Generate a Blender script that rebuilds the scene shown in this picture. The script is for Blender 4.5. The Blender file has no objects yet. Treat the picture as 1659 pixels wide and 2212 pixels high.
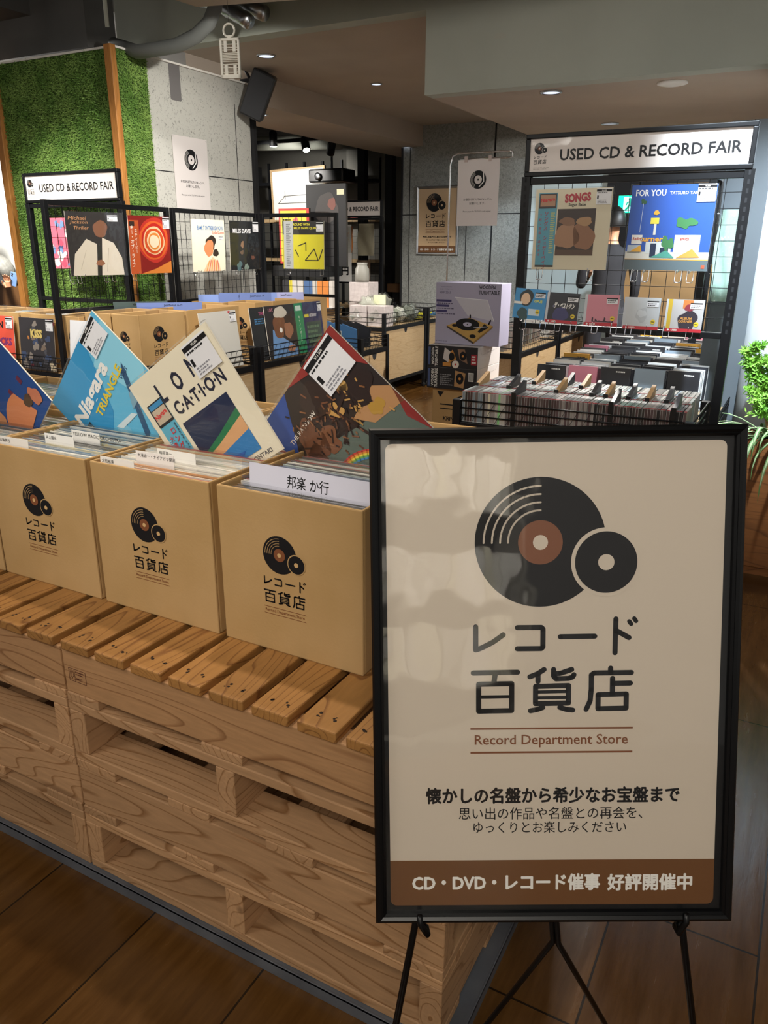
import bpy, math, random
from mathutils import Vector, Matrix
S = bpy.context.scene
COL = S.collection
random.seed(7)
PI = math.pi

# ------------------------------------------------------------------ camera
def cam_setup():
    f, pitch, roll, yaw = 1661.45, .3332, .0056, .4942
    cd = bpy.data.cameras.new('camera'); cd.sensor_fit = 'HORIZONTAL'; cd.sensor_width = 36.0
    cd.lens = 36.0 * f / 1659.0; cd.clip_start = .05; cd.clip_end = 60
    fw = Vector((-math.sin(yaw)*math.cos(pitch), math.cos(yaw)*math.cos(pitch), -math.sin(pitch)))
    r = Vector((math.cos(yaw), math.sin(yaw), 0)); u = r.cross(fw)
    r2 = math.cos(roll)*r + math.sin(roll)*u; u2 = -math.sin(roll)*r + math.cos(roll)*u
    o = bpy.data.objects.new('camera', cd); COL.objects.link(o)
    m = Matrix((r2, u2, -fw)).transposed().to_4x4(); m.translation = Vector((.7817, -1.1217, 1.4171))
    o.matrix_world = m; S.camera = o
cam_setup()

# ------------------------------------------------------------------ exposure, world, lamps
S.view_settings.view_transform = 'Standard'
S.view_settings.look = 'None'
S.view_settings.gamma = 1.0
S.view_settings.exposure = 0.0
S.view_settings.use_curve_mapping = False
W = bpy.data.worlds.new('world'); S.world = W; W.use_nodes = True
W.node_tree.nodes['Background'].inputs[0].default_value = (1.0, .94, .86, 1)
W.node_tree.nodes['Background'].inputs[1].default_value = .30
S.cycles.max_bounces = 6; S.cycles.transparent_max_bounces = 24

def lamp(name, kind, loc, target, power, color, size=.05, angle=60, blend=.6):
    ld = bpy.data.lights.new(name, kind); ld.energy = power; ld.color = color
    if kind == 'SPOT':
        ld.spot_size = math.radians(angle); ld.spot_blend = blend; ld.shadow_soft_size = size
    elif kind == 'AREA':
        ld.size = size
    else: ld.shadow_soft_size = size
    o = bpy.data.objects.new(name, ld); COL.objects.link(o); o.location = loc
    o.rotation_euler = (Vector(target) - Vector(loc)).to_track_quat('-Z', 'Y').to_euler()
    return o
WARM = (1, .86, .68); NEUT = (1, .95, .88); COOL = (.78, .90, 1)
lamp('spot_over_boxes', 'SPOT', (-.35, .60, 3.05), (-.38, .1, .9), 95, WARM, .05, 62)
lamp('spot_over_boxes_rear', 'SPOT', (-1.5, 1.1, 3.05), (-1.1, .5, .9), 100, WARM, .05, 60)
lamp('front_fill_area', 'AREA', (1.3, -2.4, 2.9), (.2, .2, .7), 42, (1, .93, .82), 1.0)  # added warm fill from the camera side for the fronts, not a fixture
lamp('left_fill_area', 'AREA', (-1.9, -2.2, 2.9), (-.8, .3, .8), 30, NEUT, 1.0)  # second added fill, unseen, brightens the box fronts from the left
lamp('spot_on_front_covers', 'SPOT', (-.9, -1.3, 3.1), (-.45, .25, 1.12), 110, NEUT, .05, 34, .8)
lamp('spot_on_turf', 'SPOT', (-3.75, 1.15, 3.05), (-3.8, 2.8, 1.1), 300, (1, .97, .86), .04, 44, .8)
lamp('spot_on_turf_rack', 'SPOT', (-3.1, .6, 3.05), (-3.5, 2.6, 1.55), 120, (1, .97, .88), .04, 34, .7)
lamp('spot_on_column', 'SPOT', (-1.15, 2.25, 2.58), (-3.2, 3.35, 1.75), 210, (1, .96, .88), .04, 56, .9)
lamp('spot_on_panels', 'SPOT', (-.7, 1.2, 3.1), (-2.6, 2.5, 1.3), 420, NEUT, .04, 52, .8)
lamp('spot_on_turf_boxes', 'SPOT', (-2.9, .4, 3.1), (-3.2, 2.0, .9), 300, NEUT, .04, 56)
lamp('spot_on_right_rack', 'SPOT', (.1, .05, 3.0), (.05, 2.1, 1.25), 230, NEUT, .04, 52)
lamp('spot_on_right_bin', 'SPOT', (-.30, 3.9, 2.17), (.05, 3.3, .8), 330, NEUT, .04, 110)
lamp('spot_on_oak_bins', 'SPOT', (.3, 4.9, 2.12), (-1.0, 4.9, .4), 320, NEUT, .04, 90)
lamp('spot_on_wire_bin', 'SPOT', (.0, 2.05, 3.1), (.0, 2.0, .8), 60, NEUT, .04, 46)
lamp('spot_on_pillar', 'SPOT', (.64, 1.05, 3.05), (.66, 2.85, 1.12), 950, COOL, .05, 36, .8)
lamp('spot_on_far_wall', 'SPOT', (-2.0, 6.1, 2.55), (-2.15, 7.0, .6), 90, COOL, .05, 62, .8)
lamp('spot_on_middle_bins', 'SPOT', (-2.2, 4.84, 2.55), (-2.75, 5.6, .6), 200, NEUT, .05, 90)
lamp('spot_far_left', 'SPOT', (-5.4, 7.0, 2.5), (-5.6, 8.4, 1.9), 160, NEUT, .05, 80)
lamp('spot_far_right', 'SPOT', (.2, 5.4, 2.12), (-.8, 6.9, 1.1), 130, COOL, .05, 100)
lamp('spot_on_counter_goods', 'SPOT', (-3.4, 4.4, 2.38), (-3.8, 5.6, 1.2), 60, NEUT, .05, 80)
lamp('spot_on_shelf_opposite', 'SPOT', (2.2, -1.4, 3.1), (2.45, -3.4, 1.3), 1800, NEUT, .05, 60)
lamp('lamp_left_aisle', 'POINT', (-6.6, 3.6, 2.4), (0, 0, 0), 480, NEUT, .15)

# ------------------------------------------------------------------ materials
def lin(h):
    if isinstance(h, str):
        h = h.lstrip('#'); c = [int(h[i:i+2], 16)/255 for i in (0, 2, 4)]
    else: c = list(h)
    return tuple((x/12.92 if x <= .04045 else ((x+.055)/1.055)**2.4) for x in c) + (1,)
MATS = {}
def mat(name, col='#888888', rough=.6, metal=0, coat=0, spec=.5, emit=None, strength=1):
    if name in MATS: return MATS[name]
    m = bpy.data.materials.new(name); m.use_nodes = True
    b = m.node_tree.nodes['Principled BSDF']
    b.inputs['Base Color'].default_value = lin(col); b.inputs['Roughness'].default_value = rough
    b.inputs['Metallic'].default_value = metal; b.inputs['Coat Weight'].default_value = coat
    b.inputs['Coat Roughness'].default_value = .08
    b.inputs['Specular IOR Level'].default_value = spec
    if emit:
        b.inputs['Emission Color'].default_value = lin(emit); b.inputs['Emission Strength'].default_value = strength
    MATS[name] = m; return m
def nodes(m): return m.node_tree.nodes, m.node_tree.links, m.node_tree.nodes['Principled BSDF']
def ink(col, rough=.45, coat=0):                       # printed colours
    return mat('ink_' + col.strip('#') + ('c' if coat else ''), col, rough, coat=coat)

def noise_mat(name, c1, c2, scale, rough=.7, stretch=(1, 1, 1), bump=0, detail=4, lo=.35, hi=.65, bscale=None, coords='Object', distort=0):
    if name in MATS: return MATS[name]
    m = mat(name, c1, rough); n, l, b = nodes(m)
    tc = n.new('ShaderNodeTexCoord'); mp = n.new('ShaderNodeMapping'); mp.inputs['Scale'].default_value = stretch
    l.new(tc.outputs[coords], mp.inputs[0])
    t = n.new('ShaderNodeTexNoise'); t.inputs['Scale'].default_value = scale; t.inputs['Detail'].default_value = detail
    t.inputs['Distortion'].default_value = distort
    l.new(mp.outputs[0], t.inputs['Vector'])
    r = n.new('ShaderNodeValToRGB'); r.color_ramp.elements[0].position = lo; r.color_ramp.elements[1].position = hi
    r.color_ramp.elements[0].color = lin(c1); r.color_ramp.elements[1].color = lin(c2)
    l.new(t.outputs[0], r.inputs[0]); l.new(r.outputs[0], b.inputs['Base Color'])
    if bump:
        bp = n.new('ShaderNodeBump'); bp.inputs['Strength'].default_value = bump; bp.inputs['Distance'].default_value = .004
        if bscale:
            t2 = n.new('ShaderNodeTexNoise'); t2.inputs['Scale'].default_value = bscale; t2.inputs['Detail'].default_value = 3
            l.new(mp.outputs[0], t2.inputs['Vector']); l.new(t2.outputs[0], bp.inputs['Height'])
        else: l.new(t.outputs[0], bp.inputs['Height'])
        l.new(bp.outputs[0], b.inputs['Normal'])
    return m

def wood_mat(name, light, dark, knot='#5a3a20', rough=.6, ring=9, along='X', tone=.35):
    """pine grain running along the local axis of each board"""
    if name in MATS: return MATS[name]
    m = mat(name, light, rough); n, l, b = nodes(m)
    tc = n.new('ShaderNodeTexCoord'); oi = n.new('ShaderNodeObjectInfo')
    off = n.new('ShaderNodeVectorMath'); off.operation = 'SCALE'; off.inputs[0].default_value = (7.3, 3.1, 5.7)
    l.new(oi.outputs['Random'], off.inputs['Scale'])
    ad = n.new('ShaderNodeVectorMath'); l.new(tc.outputs['Object'], ad.inputs[0]); l.new(off.outputs[0], ad.inputs[1])
    mp = n.new('ShaderNodeMapping'); mp.inputs['Scale'].default_value = (.55, 4.2, 4.2) if along == 'X' else ((4.2, .55, 4.2) if along == 'Y' else (4.2, 4.2, .55))
    l.new(ad.outputs[0], mp.inputs[0])
    big = n.new('ShaderNodeTexNoise'); big.inputs['Scale'].default_value = 1.6; big.inputs['Detail'].default_value = 1.5; big.inputs['Roughness'].default_value = .4
    l.new(mp.outputs[0], big.inputs['Vector'])
    mul = n.new('ShaderNodeMath'); mul.operation = 'MULTIPLY'; mul.inputs[1].default_value = ring * 6.0; l.new(big.outputs[0], mul.inputs[0])
    fr = n.new('ShaderNodeMath'); fr.operation = 'FRACT'; l.new(mul.outputs[0], fr.inputs[0])
    rmp = n.new('ShaderNodeValToRGB'); e = rmp.color_ramp.elements
    e[0].position = 0; e[0].color = lin(light); e[1].position = 1; e[1].color = lin(light)
    x = e.new(.78); x.color = lin(light); x = e.new(.95); x.color = lin(dark)
    l.new(fr.outputs[0], rmp.inputs[0])
    fine = n.new('ShaderNodeTexNoise'); fine.inputs['Scale'].default_value = 30; fine.inputs['Detail'].default_value = 3; l.new(mp.outputs[0], fine.inputs['Vector'])
    fm = n.new('ShaderNodeMix'); fm.data_type = 'RGBA'; fm.blend_type = 'MULTIPLY'; fm.inputs[0].default_value = .35
    l.new(rmp.outputs[0], fm.inputs[6]); l.new(fine.outputs[0], fm.inputs[7])
    hv = n.new('ShaderNodeHueSaturation'); vr = n.new('ShaderNodeMapRange'); vr.inputs[3].default_value = 1-tone*.5; vr.inputs[4].default_value = 1+tone*.6
    l.new(oi.outputs['Random'], vr.inputs[0]); l.new(vr.outputs[0], hv.inputs['Value']); l.new(fm.outputs[2], hv.inputs['Color'])
    # knots
    vo = n.new('ShaderNodeTexVoronoi'); vo.inputs['Scale'].default_value = 1.5; l.new(mp.outputs[0], vo.inputs['Vector'])
    kr = n.new('ShaderNodeValToRGB'); kr.color_ramp.elements[0].position = .05; kr.color_ramp.elements[0].color = (1, 1, 1, 1)
    kr.color_ramp.elements[1].position = .11; kr.color_ramp.elements[1].color = (0, 0, 0, 1); l.new(vo.outputs['Distance'], kr.inputs[0])
    km = n.new('ShaderNodeMix'); km.data_type = 'RGBA'; l.new(kr.outputs[0], km.inputs[0]); l.new(hv.outputs[0], km.inputs[6]); km.inputs[7].default_value = lin(knot)
    l.new(km.outputs[2], b.inputs['Base Color'])
    bp = n.new('ShaderNodeBump'); bp.inputs['Strength'].default_value = .25; bp.inputs['Distance'].default_value = .002
    l.new(fine.outputs[0], bp.inputs['Height']); l.new(bp.outputs[0], b.inputs['Normal'])
    return m

def floor_mat():
    m = mat('floor_planks', '#4a2c12', .3); n, l, b = nodes(m)
    tc = n.new('ShaderNodeTexCoord'); mp = n.new('ShaderNodeMapping'); mp.inputs['Rotation'].default_value = (0, 0, PI/2)
    l.new(tc.outputs['Object'], mp.inputs[0])
    br = n.new('ShaderNodeTexBrick'); br.inputs['Scale'].default_value = 1; br.inputs['Brick Width'].default_value = .92; br.inputs['Row Height'].default_value = .30
    br.inputs['Mortar Size'].default_value = .0025; br.inputs['Mortar Smooth'].default_value = .1; br.offset = .37
    br.inputs['Color1'].default_value = lin('#674620'); br.inputs['Color2'].default_value = lin('#593b19'); br.inputs['Mortar'].default_value = lin('#251808')
    l.new(mp.outputs[0], br.inputs['Vector'])
    m2 = n.new('ShaderNodeMapping'); m2.inputs['Scale'].default_value = (9, 1.1, 1); l.new(tc.outputs['Object'], m2.inputs[0])
    t = n.new('ShaderNodeTexNoise'); t.inputs['Scale'].default_value = 3.5; t.inputs['Detail'].default_value = 6; t.inputs['Roughness'].default_value = .65; l.new(m2.outputs[0], t.inputs['Vector'])
    cr = n.new('ShaderNodeValToRGB'); cr.color_ramp.elements[0].position = .3; cr.color_ramp.elements[0].color = (.48, .42, .36, 1); cr.color_ramp.elements[1].position = .7; cr.color_ramp.elements[1].color = (1, 1, 1, 1)
    l.new(t.outputs[0], cr.inputs[0])
    mx = n.new('ShaderNodeMix'); mx.data_type = 'RGBA'; mx.blend_type = 'MULTIPLY'; mx.inputs[0].default_value = .85
    l.new(br.outputs[0], mx.inputs[6]); l.new(cr.outputs[0], mx.inputs[7]); l.new(mx.outputs[2], b.inputs['Base Color'])
    rr = n.new('ShaderNodeMapRange'); rr.inputs[3].default_value = .16; rr.inputs[4].default_value = .34; l.new(t.outputs[0], rr.inputs[0]); l.new(rr.outputs[0], b.inputs['Roughness'])
    bp = n.new('ShaderNodeBump'); bp.inputs['Strength'].default_value = .22; bp.inputs['Distance'].default_value = .004
    l.new(t.outputs[0], bp.inputs['Height']); l.new(bp.outputs[0], b.inputs['Normal'])
    return m

def glass_mat(name, tint=(1, 1, 1, 1), rough=.03, bump=0, bscale=14, refl=1.0):
    """thin clear plastic or glass: see-through with a Fresnel gloss"""
    if name in MATS: return MATS[name]
    m = bpy.data.materials.new(name); m.use_nodes = True; n = m.node_tree.nodes; l = m.node_tree.links
    n.remove(n['Principled BSDF']); out = n['Material Output']
    tr = n.new('ShaderNodeBsdfTransparent'); tr.inputs[0].default_value = tint
    gl = n.new('ShaderNodeBsdfGlossy'); gl.inputs['Roughness'].default_value = rough
    fr = n.new('ShaderNodeFresnel'); ge = n.new('ShaderNodeNewGeometry'); mr = n.new('ShaderNodeMapRange'); mr.inputs[3].default_value = 1.45; mr.inputs[4].default_value = 1/1.45
    l.new(ge.outputs['Backfacing'], mr.inputs[0]); l.new(mr.outputs[0], fr.inputs[0])
    mu = n.new('ShaderNodeMath'); mu.operation = 'MULTIPLY'; mu.inputs[1].default_value = refl; l.new(fr.outputs[0], mu.inputs[0])
    mx = n.new('ShaderNodeMixShader'); l.new(mu.outputs[0], mx.inputs[0]); l.new(tr.outputs[0], mx.inputs[1]); l.new(gl.outputs[0], mx.inputs[2]); l.new(mx.outputs[0], out.inputs[0])
    if bump:
        tc = n.new('ShaderNodeTexCoord'); t = n.new('ShaderNodeTexNoise'); t.inputs['Scale'].default_value = bscale; t.inputs['Detail'].default_value = 2
        l.new(tc.outputs['Object'], t.inputs['Vector']); bp = n.new('ShaderNodeBump'); bp.inputs['Strength'].default_value = bump; bp.inputs['Distance'].default_value = .02
        l.new(t.outputs[0], bp.inputs['Height']); l.new(bp.outputs[0], gl.inputs['Normal']); l.new(bp.outputs[0], fr.inputs['Normal'])
    MATS[name] = m; return m

CARD = noise_mat('cardboard', '#b08d5a', '#b99665', 5, .75, (1, 1, 1), .08, bscale=160)
CARDIN = noise_mat('cardboard_inside', '#a37a48', '#b0884f', 6, .8)
BLACK = mat('black_metal', '#0e0f12', .45, 0, 0, .3)
BLACKP = mat('black_plastic', '#121214', .4)
CHROME = mat('chrome_wire', '#d8d8dc', .18, 1)
ALU = mat('aluminium', '#b9bcc0', .3, 1)
STEEL = noise_mat('grey_steel', '#4c4f55', '#5f6268', 9, .45)
PAPER = mat('white_paper', '#e9e6e0', .6)
WHITE = mat('white_print', '#f2f0ea', .5)
CREAM = mat('poster_cream', '#d3c6b5', .45)
BROWN = mat('poster_brown', '#6f4825', .45)
INK = mat('black_ink', '#141417', .55, 0, 0, .3)
BRINK = mat('brown_ink', '#7d4a2c', .5)
SIGNW = mat('sign_white', '#e6dcd6', .5)
SLEEVE = glass_mat('clear_sleeve', rough=.04, bump=.12, bscale=12)
ACRYL = glass_mat('clear_acrylic', (.93, .94, .98, 1), .04)
BAG = glass_mat('clear_bag', (.9, .92, .9, 1), .09, .9, 26, 1.3)
PINE = wood_mat('pallet_pine', '#bd936a', '#94683f', ring=3.6)
PINEW = wood_mat('pallet_pine_warm', '#ac7a40', '#825326', ring=4.5, tone=.22)
PINEP = wood_mat('pallet_pine_pink', '#bb8e62', '#946740', ring=3.2, tone=.1)
OAK = wood_mat('pale_oak', '#c2a57c', '#b39468', ring=2.2, tone=.05, knot='#b39468')
TRIM = wood_mat('orange_trim_wood', '#bb7e3c', '#96602a', ring=3, along='Z', tone=.05, knot='#96602a')
PLANTER = wood_mat('planter_wood', '#8a5426', '#6b3e18', ring=3, tone=.05, knot='#6b3e18')
CEIL = noise_mat('ceiling_paint', '#a69788', '#ab9c8d', 3, .85)
GREY = noise_mat('bulkhead_paint', '#a3a79d', '#a9ada3', 3, .8)
DARKC = noise_mat('dark_ceiling', '#565655', '#62615f', 2, .85)
CONC = noise_mat('concrete', '#85847f', '#bdbcb5', 55, .8, (1, 1, 1), .25, 5, .30, .44, coords='Object', distort=1.5)
CONC2 = noise_mat('concrete_far', '#6f706c', '#8f908b', 45, .8, (1, 1, 1), .2, 5, .32, .6, coords='Object', distort=1.5)
TURFB = noise_mat('turf_backing', '#2c4416', '#40601f', 60, .9)
TURF = noise_mat('turf_blades', '#5c8434', '#86a852', 8, .55)

# ------------------------------------------------------------------ mesh helpers
class MB:
    def __init__(s): s.v = []; s.f = []; s.mi = []; s.mats = []; s.sm = []
    def m(s, mt):
        if mt not in s.mats: s.mats.append(mt)
        return s.mats.index(mt)
    def add(s, vs, fs, mt, smooth=False):
        o = len(s.v); k = s.m(mt); s.v += [tuple(p) for p in vs]
        for f in fs: s.f.append(tuple(i + o for i in f)); s.mi.append(k); s.sm.append(smooth)
        return s
    def box(s, x0, x1, y0, y1, z0, z1, mt, M=None):
        v = [Vector(p) for p in ((x0,y0,z0),(x1,y0,z0),(x1,y1,z0),(x0,y1,z0),(x0,y0,z1),(x1,y0,z1),(x1,y1,z1),(x0,y1,z1))]
        if M is not None: v = [M @ p for p in v]
        return s.add(v, [(0,3,2,1),(4,5,6,7),(0,1,5,4),(1,2,6,5),(2,3,7,6),(3,0,4,7)], mt)
    def poly(s, pts, mt): return s.add(pts, [tuple(range(len(pts)))], mt)
    def tube(s, path, r, mt, n=6, smooth=True, closed=False):
        path = [Vector(p) for p in path]; N = len(path); rings = []; vs = []
        up = None
        for i, p in enumerate(path):
            if closed: t = (path[(i+1) % N] - path[i-1]).normalized()
            else: t = (path[min(i+1, N-1)] - path[max(i-1, 0)]).normalized()
            if up is None:
                up = Vector((0,0,1)) if abs(t.z) < .9 else Vector((1,0,0))
            a = t.cross(up); 
            if a.length < 1e-6: a = t.orthogonal()
            a.normalize(); b = a.cross(t).normalized(); up = b
            rr = r[i] if isinstance(r, (list, tuple)) else r
            for k in range(n):
                an = 2*PI*(k+.5)/n; vs.append(p + rr*(math.cos(an)*a + math.sin(an)*b))
        fs = []
        for i in range(N if closed else N-1):
            j = (i+1) % N
            for k in range(n):
                q = (k+1) % n; fs.append((i*n+k, j*n+k, j*n+q, i*n+q))
        if not closed: fs += [tuple(range(n)), tuple(reversed(range((N-1)*n, N*n)))]
        return s.add(vs, fs, mt, smooth and n > 4)
    def bar(s, p, q, w, mt): return s.tube([p, q], w*.7071, mt, 4, False)
    def lathe(s, prof, mt, n=24, c=(0,0,0), smooth=True):
        vs = []; 
        for r, z in prof:
            for k in range(n): a = 2*PI*k/n; vs.append((c[0]+r*math.cos(a), c[1]+r*math.sin(a), c[2]+z))
        fs = []
        for i in range(len(prof)-1):
            for k in range(n): q = (k+1) % n; fs.append((i*n+k, i*n+q, (i+1)*n+q, (i+1)*n+k))
        fs += [tuple(reversed(range(n))), tuple(range((len(prof)-1)*n, len(prof)*n))]
        return s.add(vs, fs, mt, smooth)
    def build(s, name, parent=None, loc=None, rot=None, bevel=0, seg=2):
        me = bpy.data.meshes.new(name); me.from_pydata(s.v, [], s.f)
        for mt in s.mats: me.materials.append(mt)
        me.polygons.foreach_set('material_index', s.mi); me.polygons.foreach_set('use_smooth', s.sm); me.update()
        o = bpy.data.objects.new(name, me); COL.objects.link(o)
        if parent is not None: o.parent = parent
        if loc is not None: o.location = loc
        if rot is not None: o.rotation_euler = rot
        if bevel:
            b = o.modifiers.new('b', 'BEVEL'); b.width = bevel; b.segments = seg; b.limit_method = 'ANGLE'
        return o

_TX = {}
def text2d(body, bold=0):
    k = (body, bold)
    if k in _TX: return _TX[k]
    c = bpy.data.curves.new('t', 'FONT'); c.body = body; c.size = 1; c.offset = bold; c.resolution_u = 2
    o = bpy.data.objects.new('t', c); COL.objects.link(o); bpy.context.view_layer.update()
    me = bpy.data.meshes.new_from_object(o.evaluated_get(bpy.context.evaluated_depsgraph_get()))
    vs = [(v.co.x, v.co.y) for v in me.vertices]; fs = [tuple(p.vertices) for p in me.polygons]
    bpy.data.objects.remove(o); bpy.data.curves.remove(c); bpy.data.meshes.remove(me)
    xs = [v[0] for v in vs] or [0]; ys = [v[1] for v in vs] or [0]
    _TX[k] = (vs, fs, min(xs), max(xs), min(ys), max(ys)); return _TX[k]

class Art(MB):
    """flat printing on a face: (u, v) in metres on a plane with origin o, axes U, V and outward normal N"""
    def __init__(s, o=(0,0,0), U=(1,0,0), V=(0,0,1), N=(0,-1,0), eps=.0004):
        super().__init__(); s.o = Vector(o); s.U = Vector(U); s.V = Vector(V); s.N = Vector(N); s.eps = eps; s.sc = 1; s.off = (0, 0)
    def P(s, u, v, L): return s.o + s.U*((u)*s.sc+s.off[0]) + s.V*((v)*s.sc+s.off[1]) + s.N*(s.eps*L)
    def shape(s, pts, mt, L=1): return s.poly([s.P(u, v, L) for u, v in pts], mt)
    def rect(s, u0, v0, u1, v1, mt, L=1): return s.shape([(u0,v0),(u1,v0),(u1,v1),(u0,v1)], mt, L)
    def rrect(s, u0, v0, u1, v1, r, mt, L=1):
        pts = []
        for cx, cy, a0 in ((u1-r, v0+r, -90), (u1-r, v1-r, 0), (u0+r, v1-r, 90), (u0+r, v0+r, 180)):
            for k in range(5): a = math.radians(a0+k*22.5); pts.append((cx+r*math.cos(a), cy+r*math.sin(a)))
        return s.shape(pts, mt, L)
    def disc(s, u, v, r, mt, L=1, n=40, ry=None):
        ry = ry or r; return s.shape([(u+r*math.cos(2*PI*k/n), v+ry*math.sin(2*PI*k/n)) for k in range(n)], mt, L)
    def blob(s, u, v, r, mt, L=1, n=26, wob=.2, ry=None, seed=0):
        R = random.Random(seed); ry = ry or r; ph = [R.random()*6 for _ in range(3)]
        pts = []
        for k in range(n):
            a = 2*PI*k/n; w = 1+wob*(math.sin(2*a+ph[0])*.5+math.sin(3*a+ph[1])*.35+math.sin(5*a+ph[2])*.3)
            pts.append((u+r*w*math.cos(a), v+ry*w*math.sin(a)))
        return s.shape(pts, mt, L)
    def stroke(s, pts, w, mt, L=1, cap=True):
        n = len(pts)
        for i in range(n-1):
            a = Vector(pts[i]); b = Vector(pts[i+1]); d = b-a
            if d.length < 1e-9: continue
            d.normalize(); q = Vector((-d.y, d.x))*w/2
            s.shape([a-q, b-q, b+q, a+q], mt, L)
        for i, p in enumerate(pts):
            if cap or 0 < i < n-1: s.disc(p[0], p[1], w/2, mt, L, 12)
        return s
    def arc(s, u, v, r, a0, a1, w, mt, L=1, n=14):
        return s.stroke([(u+r*math.cos(math.radians(a0+(a1-a0)*k/n)), v+r*math.sin(math.radians(a0+(a1-a0)*k/n))) for k in range(n+1)], w, mt, L)
    def text(s, body, u, v, mt, L=1, h=None, w=None, bold=0, align='C', rot=0, valign='C', slant=0, asp=None, heavy=0):
        vs, fs, x0, x1, y0, y1 = text2d(body, bold)
        if not fs: return s
        sx = sy = None
        if h: sy = h/max(y1-y0, 1e-6)
        if w: sx = w/(x1-x0)
        if sx is None: sx = sy*(asp or 1)
        if sy is None: sy = sx
        ax = {'C': (x0+x1)/2, 'L': x0, 'R': x1}[align]; ay = (y0+y1)/2 if valign == 'C' else y0
        ca, sa = math.cos(rot), math.sin(rot); out = []
        for x, y in vs:
            a = (x-ax)*sx; b = (y-ay)*sy; a += slant*b
            out.append(s.P(u+a*ca-b*sa, v+a*sa+b*ca, L))
        if heavy:
            for i, (dx, dy) in enumerate(((1, 0), (-1, 0), (0, 1), (0, -1), (.7, .7), (-.7, .7), (.7, -.7), (-.7, -.7))): s.add([q+s.U*(dx*heavy)+s.V*(dy*heavy)-s.N*(s.eps*.08*(i+1)) for q in out], fs, mt)
        return s.add(out, fs, mt)
    def vtext(s, body, u, v, size, mt, L=1, gap=1.08, bold=0):
        for i, ch in enumerate(body):
            if ch != ' ':
                c2 = '|' if ch == 'ー' else ch
                if c2 == '|': s.rect(u-size*.05, v-i*size*gap-size*.42, u+size*.05, v-i*size*gap+size*.42, mt, L)
                else: s.text(c2, u, v-i*size*gap, mt, L, h=None, w=size*.9 if ch in '一' else None, bold=bold) if ch in '一' else s._gl(c2, u, v-i*size*gap, size, mt, L, bold)
        return s
    def _gl(s, ch, u, v, size, mt, L, bold):
        vs, fs, x0, x1, y0, y1 = text2d(ch, bold)
        if not fs: return
        k = size*.95; ax, ay = (x0+x1)/2, (y0+y1)/2
        s.add([s.P(u+(x-ax)*k, v+(y-ay)*k, L) for x, y in vs], fs, mt)
    def bars(s, u0, v0, u1, v1, rows, mt, L=1, seed=1):
        """rows of print too small to read"""
        R = random.Random(seed); dv = (v1-v0)/rows
        for i in range(rows):
            x = u0; b = v1-(i+.75)*dv
            while x < u1*.999 and x < u0+(u1-u0)*(.6+.4*R.random()):
                ww = (u1-u0)*R.uniform(.04, .14); s.rect(x, b, min(x+ww, u1), b+dv*.5, mt, L); x += ww*1.35
        return s

# the shop's emblem: unit = radius of the big disc, origin its centre
KANA = dict(w=28, s=[
 [(161,133),(161,254),(176,250),(200,240),(250,214),(302,176)], [(375,139),(497,139),(506,148),(506,242),(498,250),(375,250)],
 [(595,189),(771,188)], [(878,99),(876,276)], [(878,158),(910,176),(946,197)]], t=[[(946,112),(956,126)],[(971,97),(981,111)]])
KANJI = [[(148,376),(377,374)],[(262,380),(255,425)],[(176,436),(347,434),(347,578),(176,580),(176,436)],
 [(440,399),(480,383),(513,361)],[(482,385),(482,424)],[(562,361),(562,396),(575,411),(640,409),(660,402),(667,390)],[(562,385),(600,381),(655,362)],
 [(470,450),(640,447),(640,540),(470,542),(470,450)],[(444,580),(480,573),(508,563)],[(596,563),(630,574),(663,578)],
 [(855,357),(855,382)],[(962,381),(770,382),(757,392),(757,470),(752,530),(732,575)],[(866,411),(866,494)],[(866,438),(958,437)],
 [(793,497),(938,494),(938,570),(793,572),(793,497)]]
THIN = [[(190,504),(335,503)],[(484,480),(628,478)],[(484,511),(628,510)]]
def emblem(A, u, v, r, bg, ink=INK, label=BRINK, hole=None, words=True, tag=True, L=1, n=48):
    hole = hole or bg
    A.disc(u, v, r, ink, L, n)
    for k in (.865, .739, .614, .493): A.arc(u, v, r*k, 180, 90, r*.028, hole, L+1)
    A.disc(u, v, r*.34, label, L+1, n); A.disc(u, v, r*.115, hole, L+2, 20)
    cu, cv = u+r*1.005, v-r*.315
    A.disc(cu, cv, r*.535, bg, L+1, n); A.disc(cu, cv, r*.475, ink, L+2, n); A.disc(cu, cv, r*.125, hole, L+3, 20)
    if words:
        k = r/332.5; ox, oy = 489, -301           # traced lettering, centre of the big disc in trace units
        T = lambda p: (u+(p[0]-ox)*k, v-(p[1]-oy)*k)
        for st in KANA['s']+KANJI: A.stroke([T(p) for p in st], 27*k, ink, L)
        for st in KANA['t']: A.stroke([T(p) for p in st], 22*k, ink, L)
        for st in THIN: A.stroke([T(p) for p in st], 17*k, ink, L)
        if tag:
            for y in (675, 803): A.rect(u+(133-ox)*k, v-(y+5-oy)*k, u+(975-ox)*k, v-(y-5-oy)*k, label, L)
            A.text('Record Department Store', u+(553-ox)*k, v-(742-oy)*k, label, L, w=795*k, bold=.012)

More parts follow.
